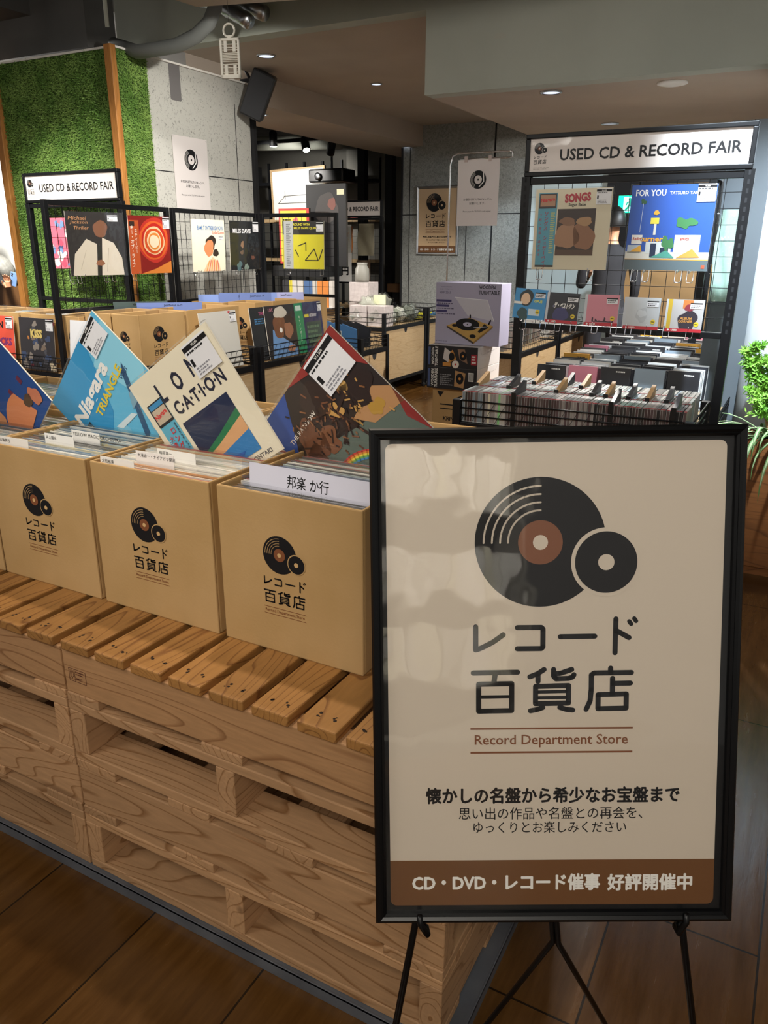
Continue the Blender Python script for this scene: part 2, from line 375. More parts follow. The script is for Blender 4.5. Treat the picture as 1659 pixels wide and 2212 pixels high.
# ------------------------------------------------------------------ naming helpers
def tag(o, label, cat, group=None, kind=None):
    o['label'] = label; o['category'] = cat
    if group: o['group'] = group
    if kind: o['kind'] = kind
    return o
def thing(name, label, cat, loc=(0,0,0), rot=(0,0,0), group=None):
    o = bpy.data.objects.new(name, None); COL.objects.link(o); o.empty_display_size = .05
    o.location = loc; o.rotation_euler = rot
    return tag(o, label, cat, group)
def struct(mb, name, bevel=0):
    o = mb.build(name, bevel=bevel); o['kind'] = 'structure'; return o
def dup(root, loc=None, rot=None, label=None, group=None):
    r = root.copy(); COL.objects.link(r)
    if loc is not None: r.location = loc
    if rot is not None: r.rotation_euler = rot
    if label: r['label'] = label
    if group: r['group'] = group
    for ch in list(root.children):
        c = ch.copy(); COL.objects.link(c); c.parent = r
        for g in ch.children:
            d = g.copy(); COL.objects.link(d); d.parent = c
    return r
# ================================================================== the setting
fl = MB(); fl.box(-11, 4.5, -6, 13, -.1, 0, floor_mat()); struct(fl, 'floor')
# high open ceiling over the front of the shop
c = MB(); c.box(-11, 4.5, -6, 3.32, 3.3, 3.4, DARKC); struct(c, 'ceiling')
b = MB()
b.box(-9, 4.5, -.15, .25, 2.95, 3.3, DARKC); b.box(-4.6, -4.1, .25, 3.2, 2.85, 3.3, DARKC); b.box(-9, -3.6, 2.95, 3.2, 2.62, 3.3, DARKC)
struct(b, 'trim_1')
# bulkhead beam crossing the shop, deeper on the right
b = MB()
prof = [(-3.6, 2.62), (-1.31, 2.62), (-1.31, 2.21), (4.5, 2.21), (4.5, 3.3), (-3.6, 3.3)]
vs = [(x, 3.21, z) for x, z in prof] + [(x, 3.32, z) for x, z in prof]
b.add(vs, [(0,1,2,3,4,5), tuple(reversed(range(6, 12)))] + [(i, i+6, (i+1) % 6+6, (i+1) % 6) for i in range(6)], GREY)
R = random.Random(3)
b2 = Art((0, 3.21, 0)); b2.blob(-.88, 2.455, .028, mat('plaster_patch', '#a9aa9f', .8), 1, wob=.3, ry=.016, seed=3)
b.add(b2.v, b2.f, b2.mats[0])
struct(b, 'wall_bulkhead')
c = MB(); c.box(-3.15, -1.31, 3.32, 13, 2.62, 2.72, CEIL); struct(c, 'ceiling_middle')
c = MB(); c.box(-1.31, 4.5, 3.32, 13, 2.21, 2.72, CEIL); struct(c, 'ceiling_low')
c = MB(); c.box(-3.85, -3.15, 4.16, 13, 2.42, 3.0, CEIL); struct(c, 'trim_2')
c = MB(); c.box(-11, -3.85, 3.3, 13, 2.95, 3.05, DARKC); struct(c, 'ceiling_far_left')
SOF = [(-2.444, 2.0), (-.316, 2.56), (-.25, 3.165), (-2.378, 2.598)]
c = MB(); c.add([(x, y, 2.62) for x, y in SOF]+[(x, y, 3.29) for x, y in SOF], [(3,2,1,0), (4,5,6,7), (0,1,5,4), (1,2,6,5), (2,3,7,6), (3,0,4,7)], CEIL); struct(c, 'trim_3')
# walls
w = MB(); w.box(-3.38, -2.34, 7.0, 7.2, 0, 2.62, CONC2); w.box(-2.32, -1.95, 7.0, 7.2, 0, 2.62, CONC2)
JN = mat('joint_black', '#17171a', .8)
w.box(-2.34, -2.32, 7.01, 7.2, 0, 2.62, JN); w.box(-3.40, -3.38, 6.99, 7.2, 0, 2.62, JN)
w.box(-3.30, -3.292, 6.997, 7.1, 0, 2.62, JN); w.box(-2.62, -2.612, 6.997, 7.1, 0, 1.74, JN)
w.box(-3.38, -1.95, 6.997, 7.1, 1.735, 1.745, JN); struct(w, 'wall_back')
w = MB(); PALE = noise_mat('pale_wall', '#b9c6c6', '#c3cfce', 2, .7); w.box(-1.95, 4.5, 7.0, 7.2, 0, 2.3, PALE); struct(w, 'wall_back_right')
w = MB(); DG = noise_mat('dark_grey_wall', '#63625c', '#6b6a64', 2, .8); w.box(-11, -3.40, 9.6, 9.8, 0, 3, DG); w.box(-5.0, -3.40, 8.5, 8.6, 0, 3, DG); struct(w, 'wall_back_left')
w = MB(); WW = mat('white_wall', '#d9dad6', .8); w.box(-11, -4.6, 5.2, 5.35, 0, 3, WW); struct(w, 'wall_left')
# concrete pillar dressed with turf on the left
w = MB(); w.box(-4.30, -3.224, 2.8, 4.12, 0, 2.55, CONC)
w.box(-3.23, -3.2225, 3.075, 4.118, 1.884, 1.890, JN); w.box(-3.23, -3.2225, 3.94, 3.946, 0, 2.40, JN)
GP = mat('grey_patch', '#6f6c6c', .85); a = Art((-3.224, 0, 0), (0,1,0), (0,0,1), (1,0,0), .0012); a.rrect(3.27, 2.335, 3.375, 2.56, .012, GP, 1)
w.add(a.v, a.f, GP); struct(w, 'wall_pillar')
w = MB(); w.box(-4.32, -3.21, 2.79, 4.14, 2.551, 2.563, PAPER); struct(w, 'trim_8')
w = MB(); w.box(-3.30, -3.195, 4.125, 4.16, 0, 2.6, JN); struct(w, 'trim_4')
for nm, x0, x1, y0, y1 in (('trim_5', -3.262, -3.205, 2.755, 2.80), ('trim_6', -4.36, -4.30, 2.755, 2.80)):
    w = MB(); w.box(x0, x1, y0, y1, 0, 2.565, TRIM); struct(w, nm, .004)
# turf: a backing sheet and its blades
def turf(name, label, o, U, N, uw, z0, z1, count, seed):
    R = random.Random(seed); o = Vector(o); U = Vector(U); N = Vector(N); Z = Vector((0,0,1)); m = MB()
    P = lambda u, z, d: o + U*u + Z*z + N*d
    m.add([P(0,z0,.004), P(uw,z0,.004), P(uw,z1,.004), P(0,z1,.004)], [(0,1,2,3)], TURFB)
    vs = []; fs = []
    for i in range(count):
        u = R.uniform(.004, uw-.004); z = R.uniform(z0, z1); an = R.gauss(-PI/2, .9); ln = R.uniform(.014, .028); w2 = R.uniform(.0012, .0022)
        du, dz = math.cos(an), math.sin(an); h = R.uniform(.008, .02); k = len(vs)
        ue = min(max(u+du*ln, 0), uw); um = min(max(u+du*ln*.5, 0), uw)
        vs += [P(u-dz*w2, z+du*w2, .003), P(u+dz*w2, z-du*w2, .003), P(um+dz*w2, z+dz*ln*.4-du*w2, h), P(um-dz*w2, z+dz*ln*.4+du*w2, h), P(ue, z+dz*ln, h*.8)]
        fs += [(k,k+1,k+2,k+3), (k+3,k+2,k+4)]
    m.add(vs, fs, TURF); t = m.build(name); return tag(t, label, 'artificial turf', kind='stuff')
turf('artificial_turf', 'wide sheet of green artificial turf on the pillar face beside the orange wooden trim', (-4.30, 2.8, 0), (1,0,0), (0,-1,0), 1.04, .75, 2.55, 42000, 1)
turf('artificial_turf', 'narrow strip of green artificial turf between orange trim and bare concrete', (-3.224, 2.8, 0), (0,1,0), (1,0,0), .262, .75, 2.55, 10000, 2)
# right side: grey door frame and round white column
w = MB(); FR = mat('grey_frame_paint', '#5a6167', .5); w.box(.335, .52, 2.95, 3.0, 0, 1.95, FR); w.box(.425, .43, 2.946, 2.96, 0, 1.95, JN); struct(w, 'trim_7')
w = MB(); WC = mat('white_column_paint', '#dfe6ea', .6); w.lathe([(.36, 0), (.36, 2.21)], WC, 64, (.845, 3.12, 0)); struct(w, 'wall_column')

# ------------------------------------------------------------------ ceiling fittings
def downlight(x, y, z, label, r=.055, lit=True):
    t = thing('ceiling_downlight', label, 'downlight', (x, y, z), group='recessed ceiling lights')
    m = MB(); m.lathe([(r*1.18, 0), (r*1.18, -.006), (r, -.008), (r*.9, 0)], ALU, 32); m.build('trim_ring', t)
    m = MB(); m.lathe([(r*.9, -.002), (r*.9, -.004)], mat('lamp_lens' + ('' if lit else '_dim'), '#cfd8e0', .3, emit='#dfeaff', strength=1.1 if lit else .25), 32); m.build('lens', t)
downlight(-2.719, 3.672, 2.62, 'lit ceiling downlight nearest the black wall speaker, in the middle ceiling')
downlight(-2.519, 4.839, 2.62, 'small ceiling downlight alone near the centre of the middle ceiling', .04, True)
downlight(-.654, 3.425, 2.21, 'ceiling downlight in the low ceiling just under the grey bulkhead', .05)
downlight(-.63, 4.70, 2.21, 'ceiling downlight in the low ceiling just above the right sign rack', .05, False)
downlight(-3.42, 4.52, 2.42, 'ceiling downlight under the long dropped beam beside the pillar', .055)
downlight(-3.33, 7.0, 2.42, 'ceiling downlight at the far end of the long dropped beam', .055)
m = MB(); m.lathe([(.075, 0), (.075, -.008), (.05, -.014), (.045, -.012)], PAPER, 32); o = m.build('ceiling_speaker', loc=(-.03, 3.45, 2.21)); tag(o, 'flat round beige ceiling speaker in the low ceiling under the bulkhead', 'ceiling speaker')
# ducts and pipes above the bulkhead
m = MB(); m.tube([(-3.40, 2.98, 2.62), (-3.12, 2.9, 2.535), (-2.96, 2.9, 2.535), (-2.80, 2.9, 2.54), (-2.65, 2.9, 2.575), (-2.55, 2.9, 2.63), (-2.50, 2.9, 2.70), (-2.47, 2.9, 2.82), (-2.46, 2.9, 3.3)], .040, mat('pipe_grey', '#6a6d6b', .6), 18)
tag(m.build('ventilation_pipe'), 'thick grey curved pipe rising into the dark ceiling above the turf pillar', 'pipe')
m = MB(); pts = [(-2.72+.031*i, 3.02, 2.80-.009*i-.0004*i*i) for i in range(13)]; m.tube(pts, [.040+.005*(i % 2) for i in range(13)], ALU, 14)
o = m.build('insulated_duct'); tag(o, 'silver wrapped flexible duct under the beige ceiling corner', 'duct')
m = MB(); m.tube([(-2.55, 3.12, 2.79), (-2.41, 3.12, 2.735), (-2.31, 3.12, 2.695)], .042, ALU, 14); tag(m.build('insulated_duct'), 'second silver duct end to the right of the first silver duct', 'duct')
m = MB(); m.tube([(-3.05, 2.60, 2.6), (-3.05, 2.6, 3.3)], .012, GREY, 10); tag(m.build('conduit_pipe'), 'thin vertical grey conduit above the orange corner trim', 'pipe')
m = MB(); m.box(-5.6, -3.62, 2.02, 2.06, 2.66, 2.70, BLACK); m.box(-3.66, -3.62, 2.02, 2.06, 2.70, 3.3, BLACK); tag(m.build('lighting_track'), 'short black lighting track below the dark ceiling above the turf', 'light track')
# hanging pest repellent plate
t = thing('repellent_plate', 'white slotted plastic plate hanging from the ceiling on a thread', 'repellent plate', (-1.14, 1.3, 2.03), (0, 0, .3))
WP = mat('white_plastic', '#e2dfd4', .4); m = MB()
hw, hh = .036, .062
m.box(-hw, -hw+.008, -.005, .005, -hh, hh, WP); m.box(hw-.008, hw, -.005, .005, -hh, hh, WP); m.box(-hw, hw, -.005, .005, hh-.008, hh, WP); m.box(-hw, hw, -.005, .005, -hh, -hh+.012, WP)
for z in (-.043, -.028, -.018, -.009, -.004, .001, .006, .011, .016, .026, .033, .043): m.box(-hw, hw, -.003, .003, z-.0014, z+.0014, WP)
for x in (-.016, .016): m.box(x-.006, x+.006, -.003, .003, -hh, -.02, WP); m.box(x-.006, x+.006, -.003, .003, .02, hh, WP)
m.build('slotted_plate', t, bevel=.0012)
m = MB(); m.tube([(.02*math.cos(a*PI/10), 0, .085+.02*math.sin(a*PI/10)) for a in range(20)], .0035, WP, 8, closed=True); m.box(-.006, .006, -.003, .003, .058, .07, WP); m.build('hanging_ring', t)
m = MB(); m.tube([(0, 0, .103), (-.002, 0, 1.27)], .0005, BLACK, 4); m.build('thread', t)
# speaker on the pillar
t = thing('wall_speaker', 'black box loudspeaker tilted down on the far edge of the concrete pillar', 'speaker', (-3.06, 4.02, 2.46), (math.radians(12), math.radians(24), math.radians(35)))
m = MB(); m.box(-.085, .085, -.08, .10, -.16, .16, BLACKP); m.build('speaker_body', t, bevel=.015)
m = MB(); m.box(-.078, .078, -.088, -.079, -.15, .15, mat('speaker_grille', '#232428', .7)); m.build('grille', t, bevel=.004)
m = MB(); m.tube([(0, .1, .02), (-.10, .13, .06), (-.17, .10, .12)], .012, BLACK, 8); m.build('bracket', t)
# ================================================================== pallets
ZP = .633                                             # top of the pallet stack
XR0, XR1, YF, YB = -.505, .395, -.176, .724
def board(t, name, length, wid, th, loc, along, mt, bev=.0025):
    m = MB(); m.box(-length/2, length/2, -wid/2, wid/2, -th/2, th/2, mt)
    return m.build(name, t, loc, (0, 0, 0 if along == 'X' else PI/2), bevel=bev)
NAIL = mat('nail_hole', '#2b1c10', .9)
def pallet(label, x0, z, kind):
    """kind A: bearers along X, deck boards along Y. kind B: turned a quarter"""
    t = thing('wooden_pallet', label, 'pallet', (x0+.45, (YF+YB)/2, z), group='wooden pallets stacked as a display table')
    T = .022; H = .15; rnd = random.Random(int(z*1000)+int(x0*100))
    if kind == 'A':
        dense = z > .4
        for y in (-.425, 0, .425): board(t, 'bearer', .90, .045 if y else .07, H-2*T, (0, y, H/2), 'X', PINE if not dense else PINEP)
        if dense:
            for i in range(9):
                xl = -.45+.009+.0999*i
                bd = board(t, 'top_slat', .908, .0806, T, (xl+.0403, -.001, H-T/2), 'Y', PINEW, .003)
                for dx in (-.018, .018):
                    m = MB()
                    for k in range(3): m.lathe([(.0035-.0008*k, 0), (.0034-.0008*k, .0004)], NAIL, 7, (-.42+rnd.uniform(-.008, .008), dx+rnd.uniform(-.006, .006), T/2))
                    m.build('nail_head', bd)
        else:
            for xl, ww in ((-.45, .118), (-.18, .11), (.07, .11), (.33, .12)): board(t, 'top_slat', .90, ww, T, (xl+ww/2, 0, H-T/2), 'Y', PINE)
        for xl, ww in ((-.45, .10), (-.18, .11), (.07, .11), (.33, .12)) if not dense else ((-.45, .095), (-.075, .10), (.35, .10)): board(t, 'bottom_slat', .90, ww, T, (xl+ww/2, 0, T/2), 'Y', PINE)
    else:
        for x in (-.4275, 0, .4275): board(t, 'bearer', .90, .045, H-2*T, (x-.02 if x == 0 else x, 0, H/2), 'Y', PINE)
        for i, (yl, ww) in enumerate(((-.45, .14), (-.24, .13), (-.02, .13), (.2, .12), (.33, .12))): board(t, 'top_slat', .90, ww, T, (0, yl+ww/2, H-T/2), 'X', PINE)
        for yl, ww in ((-.45, .092), (-.22, .09), (-.02, .09), (.18, .09), (.36, .09)): board(t, 'bottom_slat', .90, ww, T, (0, yl+ww/2, T/2), 'X', PINE)
    return t
names = {0: 'topmost pallet', 1: 'second pallet from the top', 2: 'third pallet from the top', 3: 'lowest pallet'}
for side, x0, where in (('R', XR0, 'in the stack nearest the framed sign'), ('L', XR0-.905, 'in the left stack')):
    for k in range(4):
        pallet(f'{names[k]} of pine boards {where}', x0, ZP-.15*(k+1), 'A' if k % 2 == 0 else 'B')
# stamp on the right top pallet's front bearer
a = Art((0,0,0), eps=.0006); ST = mat('burnt_stamp', '#5a2f22', .7)
for p in ([(0,0),(.05,0)],[(.05,0),(.05,.03)],[(.05,.03),(0,.03)],[(0,.03),(0,0)],[(.017,0),(.017,.03)]): a.stroke(p, .0012, ST, 1, False)
a.stroke([(.004,.026),(.004,.012),(.008,.007),(.013,.012),(.013,.026)], .001, ST, 1); a.stroke([(.008,.028),(.008,.004)], .001, ST, 1)
a.bars(.02, .016, .048, .027, 2, ST, 1); a.bars(.02, .004, .03, .012, 1, ST, 1); a.text('HT', .034, .008, ST, 1, h=.006)
top_right = next(o for o in COL.objects if o.get('label') == 'topmost pallet of pine boards in the stack nearest the framed sign')
fb = [c for c in top_right.children if c.name.startswith('bearer')][0]
a.build('stamp_mark', fb, (-.435, -.0225, -.022))
# steel tray under the stacks
m = MB(); X0, X1, Y0, Y1 = -1.45, .425, -.186, .75
m.box(X0, X1, Y0, Y0+.004, 0, .033, STEEL); m.box(X1-.004, X1, Y0, Y1, 0, .033, STEEL); m.box(X0, X1, Y0, Y1, .026, .0325, STEEL); m.box(X0, X1, Y1-.004, Y1, 0, .033, STEEL)
tag(m.build('steel_tray', bevel=.001), 'flat grey steel tray edge under the pallet stacks on the wood floor', 'tray')

# ================================================================== cardboard record boxes
def box_mesh(w, d, h, T=.006):
    m = MB(); m.box(0, w, 0, T, 0, h, CARD); m.box(0, w, d-T, d, 0, h, CARD); m.box(0, T, T, d-T, 0, h, CARD); m.box(w-T, w, T, d-T, 0, h, CARD); m.box(T, w-T, T, d-T, 0, T, CARDIN)
    return m
def card_box(label, x, y, z, w=.335, d=.345, h=.338, rot=0, logo=None, group='printed cardboard record boxes', side=None, flap=False):
    t = box_mesh(w, d, h).build('cardboard_box', None, (x, y, z), (0, 0, rot), bevel=.004, seg=2)
    tag(t, label, 'cardboard box', group)
    if logo:
        a = Art((0, 0, 0), eps=.0005); u, v, r = logo; emblem(a, u, v, r, CARD, INK, BRINK, mat('card_hole', '#c9a470', .7)); a.build('printed_emblem', t)
    if side:
        a = Art((w, 0, 0), (0,1,0), (0,0,1), (1,0,0), eps=.0005); u, v, r = side; emblem(a, u, v, r, CARD, INK, BRINK, mat('card_hole', '#c9a470', .7), words=True); a.build('printed_emblem', t)
    if flap:
        m = MB(); m.box(w*.2, w*.8, -.0005, 0, h-.05, h-.002, mat('packing_tape', '#a8814e', .3)); m.build('tape_strip', t)
    return t
FB = (('left box cut by the photo edge, holding the dark blue cover', -1.2465), ('third printed cardboard box from the framed sign, under the sky blue cover', -.905),
      ('middle printed cardboard box on the pallets, under the cream cover', -.5545), ('printed cardboard box beside the framed sign, holding a long white name holder', -.2005))
for lb, x in FB: card_box(lb, x, 0, ZP, logo=(.148, .215, .0395))
for i, (x, lb) in enumerate(((-1.93, 'far left'), (-1.585, 'left'), (-1.24, 'second from left'), (-.895, 'centre'), (-.55, 'yellowish-lit'), (-.205, 'rightmost'))):
    card_box(f'{lb} open cardboard box in the rear row on the pallets', x, .385, ZP, w=.338, d=.345)

# ---- records standing in the boxes (each one a thing)
REC = []
def rec_mesh(spine, edge):
    m = MB(); m.box(-.1575, .1575, -.0016, .0016, 0, .315, ink(spine, .4))
    return m
spines = ['#eee9dc', '#e2dccd', '#56606c', '#8e9aa6', '#cdc9bd', '#b0564c', '#6c6a66', '#d9cca6', '#f4efe6', '#7d92a8', '#d09a66', '#a6b0ac', '#e6e0d6']
protos = []
def rec_proto(i):
    t = rec_mesh(spines[i], 0).build('record_sleeve')
    m = MB(); m.add([(-.163, -.0026, .002), (.163, -.0026, .002), (.163, -.0026, .322), (-.163, -.0026, .322), (-.163, .0026, .002), (.163, .0026, .002), (.163, .0026, .322), (-.163, .0026, .322)],
        [(0,1,2,3), (7,6,5,4), (3,2,6,7), (1,5,6,2), (0,3,7,4)], SLEEVE); m.build('plastic_outer', t)
    return t
protos = [rec_proto(i) for i in range(len(spines))]; used = [False]*len(protos)
def put_rec(i, x, y, z, lean, dz, label, group):
    if not used[i]: o = protos[i]; used[i] = True
    else: o = dup(protos[i])
    o.location = (x, y, z); o.rotation_euler = (lean, random.gauss(0, .004), random.gauss(0, .006))
    o.scale = (1, 1, 1); return tag(o, label, 'record', group)
def fill_box(x0, y0, w, d, n, z, label, group, pal=None, ya=.012, yb=None, lean0=.03, tops=.0):
    yb = yb or d-.02
    for k in range(n):
        y = y0+ya+(yb-ya)*k/max(n-1, 1); i = random.choice(pal or range(len(spines)))
        put_rec(i, x0+w/2+random.uniform(-.0025, .0025), y, z+.0065+random.uniform(0, .006)+tops, -lean0*(1-1.6*k/n), 0, label, group)
G = 'records filed in the {} box'
fill_box(-1.2465, 0, .335, .345, 26, ZP, 'sleeved record filed in the cardboard box cut by the left photo edge', G.format('left edge'), [2, 3, 4, 6, 11, 0], yb=.30)
fill_box(-.905, 0, .335, .345, 30, ZP, 'sleeved record filed in the box under the sky blue cover', G.format('sky blue cover'), [0, 4, 2, 6, 7, 9, 11, 3], tops=.004)
fill_box(-.5545, 0, .335, .345, 30, ZP, 'sleeved record filed in the box under the cream cover', G.format('cream cover'), [0, 1, 8, 7, 10, 12, 4, 1, 5], tops=.004)
fill_box(-.2005, 0, .335, .345, 34, ZP, 'sleeved record filed in the box beside the framed sign', G.format('framed sign'), [3, 4, 6, 11, 2, 5, 0], tops=.002)
for x, nm, pal, n in ((-1.93, 'far left', [3, 4, 0, 11], 14), (-1.585, 'left', [3, 4, 0, 11, 9], 20), (-1.24, 'second left', [0, 4, 12], 14), (-.895, 'centre', [0, 4, 3], 14), (-.55, 'yellowish', [0, 8, 12, 1], 22), (-.205, 'right', [0, 8, 3], 14)):
    fill_box(x, .385, .338, .345, n, ZP, f'sleeved record filed in the {nm} box of the rear row', G.format('rear '+nm), pal, ya=.02, yb=.30)

# ---- white name cards sticking out
def name_card(label, x, y, z, w, h, body, lean=-.02, holder=False):
    t = MB(); a = Art((0, -.0006, 0), eps=.0003)
    t.box(0, w, -.0005, .0005, 0, h, PAPER)
    if body: a.text(body, w*.05, h-.009, INK, 1, h=.0085, align='L')
    t.add(a.v, a.f, INK) if a.f else None
    o = t.build('name_card', None, (x, y, z), (lean, 0, 0)); return tag(o, label, 'divider card')
ZC = ZP+.31
name_card('white name card nearest the front of the box under the sky blue cover', -.885, .022, ZC, .105, .041, '五輪真弓')
name_card('white name card in the middle of the box under the sky blue cover', -.80, .085, ZC, .10, .044, '井上陽水')
name_card('white name card right below the sky blue cover', -.765, .135, ZC, .095, .046, 'YELLOW MAGIC ORCHESTRA')
name_card('white name card nearest the front of the box under the cream cover', -.535, .014, ZC, .10, .038, '太田裕美')
name_card('tall white name card in the middle of the box under the cream cover', -.475, .060, ZC, .11, .048, '大滝詠一・ナイアガラ関連')
name_card('white name card right below the cream cover', -.455, .105, ZC, .11, .045, '稲垣潤一')
# clear holder with the section name
t = thing('name_holder', 'long clear holder with white strip of Japanese lettering, standing in box beside sign', 'name holder', (-.165, .062, ZP+.30), (-.06, 0, math.radians(-1)))
m = MB(); m.box(-.02, .305, -.0015, .0015, 0, .075, ACRYL); m.build('clear_plate', t)
a = Art((0, -.0018, 0), eps=.0003); a.rect(.0, .016, .30, .073, mat('pale_violet_paper', '#d9d8e6', .5), 1); a.text('邦楽 か行', .142, .046, INK, 2, h=.026, w=.098, bold=.006); a.build('printed_strip', t)
# ================================================================== display albums
def album(label, M, art, size=.315, group=None, spine='#e6dfcf', tagpos=None, price=None, obi=None, clear=True, name='record_album', cat='record', red=False):
    """cover square centred on the origin of M (4x4), front towards local -Y"""
    h = size/2; m = MB(); m.box(-h, h, -.002, .002, -h, h, ink(spine, .4)); A = Art((-h, -.002, -h), eps=.0005); A.sc = size; art(A)
    o = m.build(name); o.matrix_world = M; tag(o, label, cat, group)
    A.build('cover_print', o)
    if obi:
        B = Art((-h, -.0032, -h), eps=.0005); B.sc = size; obi(B); B.build('paper_band', o)
    if tagpos:
        u, v, w, hh = tagpos; B = Art((-h, -.0056, -h), eps=.0004); B.sc = size; TG = mat('tag_paper', '#e9e9ec', .55); R = random.Random(len(label))
        B.rect(u, v, u+w, v+hh, TG, 1); B.rect(u, v+hh*.80, u+w, v+hh*.94, INK, 2)
        if price: B.text(price, u+w*.5, v+hh*.87, WHITE, 3, h=hh*.085, bold=.012)
        B.bars(u+w*.06, v+hh*.68, u+w*.94, v+hh*.78, 1, INK, 2, R.random()); B.bars(u+w*.1, v+hh*.05, u+w*.8, v+hh*.3, 3, mat('tag_grey', '#8a8a92', .6), 2, R.random())
        B.rect(u+w*.05, v+hh*.34, u+w*.15, v+hh*.56, INK, 2); B.build('price_tag', o)
    if clear:
        k = h+.004; m = MB(); m.add([(-k, -.0085, -k), (k, -.0085, -k), (k, -.0085, k), (-k, -.0085, k), (-k, .003, -k), (k, .003, -k), (k, .003, k), (-k, .003, k)], [(0,1,2,3), (1,5,6,2), (0,3,7,4), (3,2,6,7)], SLEEVE); m.build('plastic_outer', o)
    return o
def place(loc, yaw=0, lean=0, roll=0):
    """yaw turns the facing side, lean tips the top backwards, roll turns the cover in its own plane"""
    return Matrix.Translation(Vector(loc)) @ Matrix.Rotation(yaw, 4, 'Z') @ Matrix.Rotation(-lean, 4, 'X') @ Matrix.Rotation(-roll, 4, 'Y')

# --- art: plain stand-ins of the same colours, with the lettering kept
def art_cream(A):
    C = ink('#efe6cd'); A.rect(0, 0, 1, 1, C)
    for ch, u, v, h in (('L', .27, .815, .15), ('O', .475, .815, .14), ('N', .685, .83, .14)): A.text(ch, u, v, ink('#23273a'), 2, h=h, bold=.03, asp=.72)
    A.text('C·A·T·I·O·N', .60, .655, ink('#23273a'), 2, h=.105, w=.60, bold=.03)
    A.rect(.285, .085, .83, .545, ink('#1d2b4c'), 2)
    A.shape([(.285, .26), (.55, .33), (.83, .42), (.83, .36), (.5, .27), (.285, .23)], ink('#1f7a4c'), 3)
    A.shape([(.285, .23), (.5, .27), (.83, .36), (.83, .25), (.5, .20), (.285, .19)], ink('#e0aa78'), 3)
    A.shape([(.285, .085), (.83, .085), (.83, .25), (.5, .20), (.285, .19)], ink('#2f7fc0'), 3)
    A.shape([(.285, .085), (.6, .085), (.7, .13), (.5, .15), (.285, .12)], ink('#2360b0'), 4)
    A.text('EIICHI OHTAKI', .73, .042, ink('#23273a'), 2, h=.034, w=.36, bold=.01)
def obi_cream(A):
    A.rect(.055, 0, .245, .80, ink('#5fb3cf'), 1); A.rect(.055, .61, .245, .80, ink('#26262a'), 2); A.rect(.07, .63, .235, .745, ink('#c9b8a0'), 3)
    A.text('Niagara', .15, .69, ink('#d8252c'), 4, h=.05, w=.15, bold=.03, rot=.12); A.rect(.07, .752, .235, .79, ink('#3d8fc4'), 3)
    A.vtext('ロングバケイション', .165, .545, .062, ink('#d8252c'), 3, gap=1.02, bold=.012); A.vtext('大滝詠一', .105, .50, .048, ink('#d8252c'), 3, gap=1.1, bold=.01)
    A.text('BREEZE が心の中を通り抜ける', .222, .30, ink('#1d2430'), 3, h=.022, w=.58, rot=-PI/2, bold=.008); A.bars(.062, .12, .088, .5, 26, ink('#d7ecf2'), 3)
def art_blue(A):
    A.rect(0, 0, 1, 1, ink('#63b9dd')); A.shape([(0, 1), (.75, 1), (.45, .45), (0, .2)], ink('#2f93c8'), 2); A.shape([(.62, .78), (1, .9), (1, .4), (.8, .2)], ink('#8fd0e6'), 2)
    A.text('Niagara', .40, .68, ink('#f1eee8'), 4, h=.17, w=.66, bold=.035, rot=.06, slant=.2); A.text('TRIANGLE', .56, .565, ink('#e6c93b'), 4, h=.075, w=.52, bold=.03, rot=.06)
    A.text('VOL.1', .80, .52, ink('#23406b'), 4, h=.035, bold=.02)
    A.shape([(.50, .06), (.58, .08), (.84, .52), (.86, .58), (.80, .55)], ink('#33577a'), 3); A.shape([(.62, .30), (.88, .30), (.93, .36), (.70, .40)], ink('#7fa9bd'), 4); A.shape([(.36, .36), (.58, .30), (.62, .25), (.40, .30)], ink('#d6e4e8'), 4)
    A.blob(.33, .25, .11, ink('#7cc0dd'), 3, seed=4); A.disc(.93, .24, .085, ink('#e9dcc4'), 4); A.disc(.72, .06, .075, ink('#e9d6c0'), 4)
    for i, (ch, cc) in enumerate((('C', '#e9e3d2'), ('O', '#3fa07a'), ('L', '#e7b84a'), ('O', '#e58fa8'), ('R', '#e9e3d2'))): A.rect(.82+.034*i, .02+.012*i, .85+.034*i, .055+.012*i, ink(cc), 4); A.text(ch, .835+.034*i, .037+.012*i, INK, 5, h=.024, bold=.02)
def obi_blue(A):
    A.rect(0, 0, .175, .60, ink('#47a9c9'), 1); A.rect(0, .36, .175, .60, ink('#2a2b2e'), 2); A.rect(.01, .41, .165, .56, ink('#c7b49c'), 3); A.text('Niagara', .09, .485, ink('#cf2a2a'), 4, h=.045, w=.13, bold=.03, rot=.1)
    A.vtext('ナイアガラ', .05, .31, .05, ink('#d8252c'), 3, bold=.012); A.bars(.085, .02, .16, .33, 7, ink('#e6dc4a'), 3)
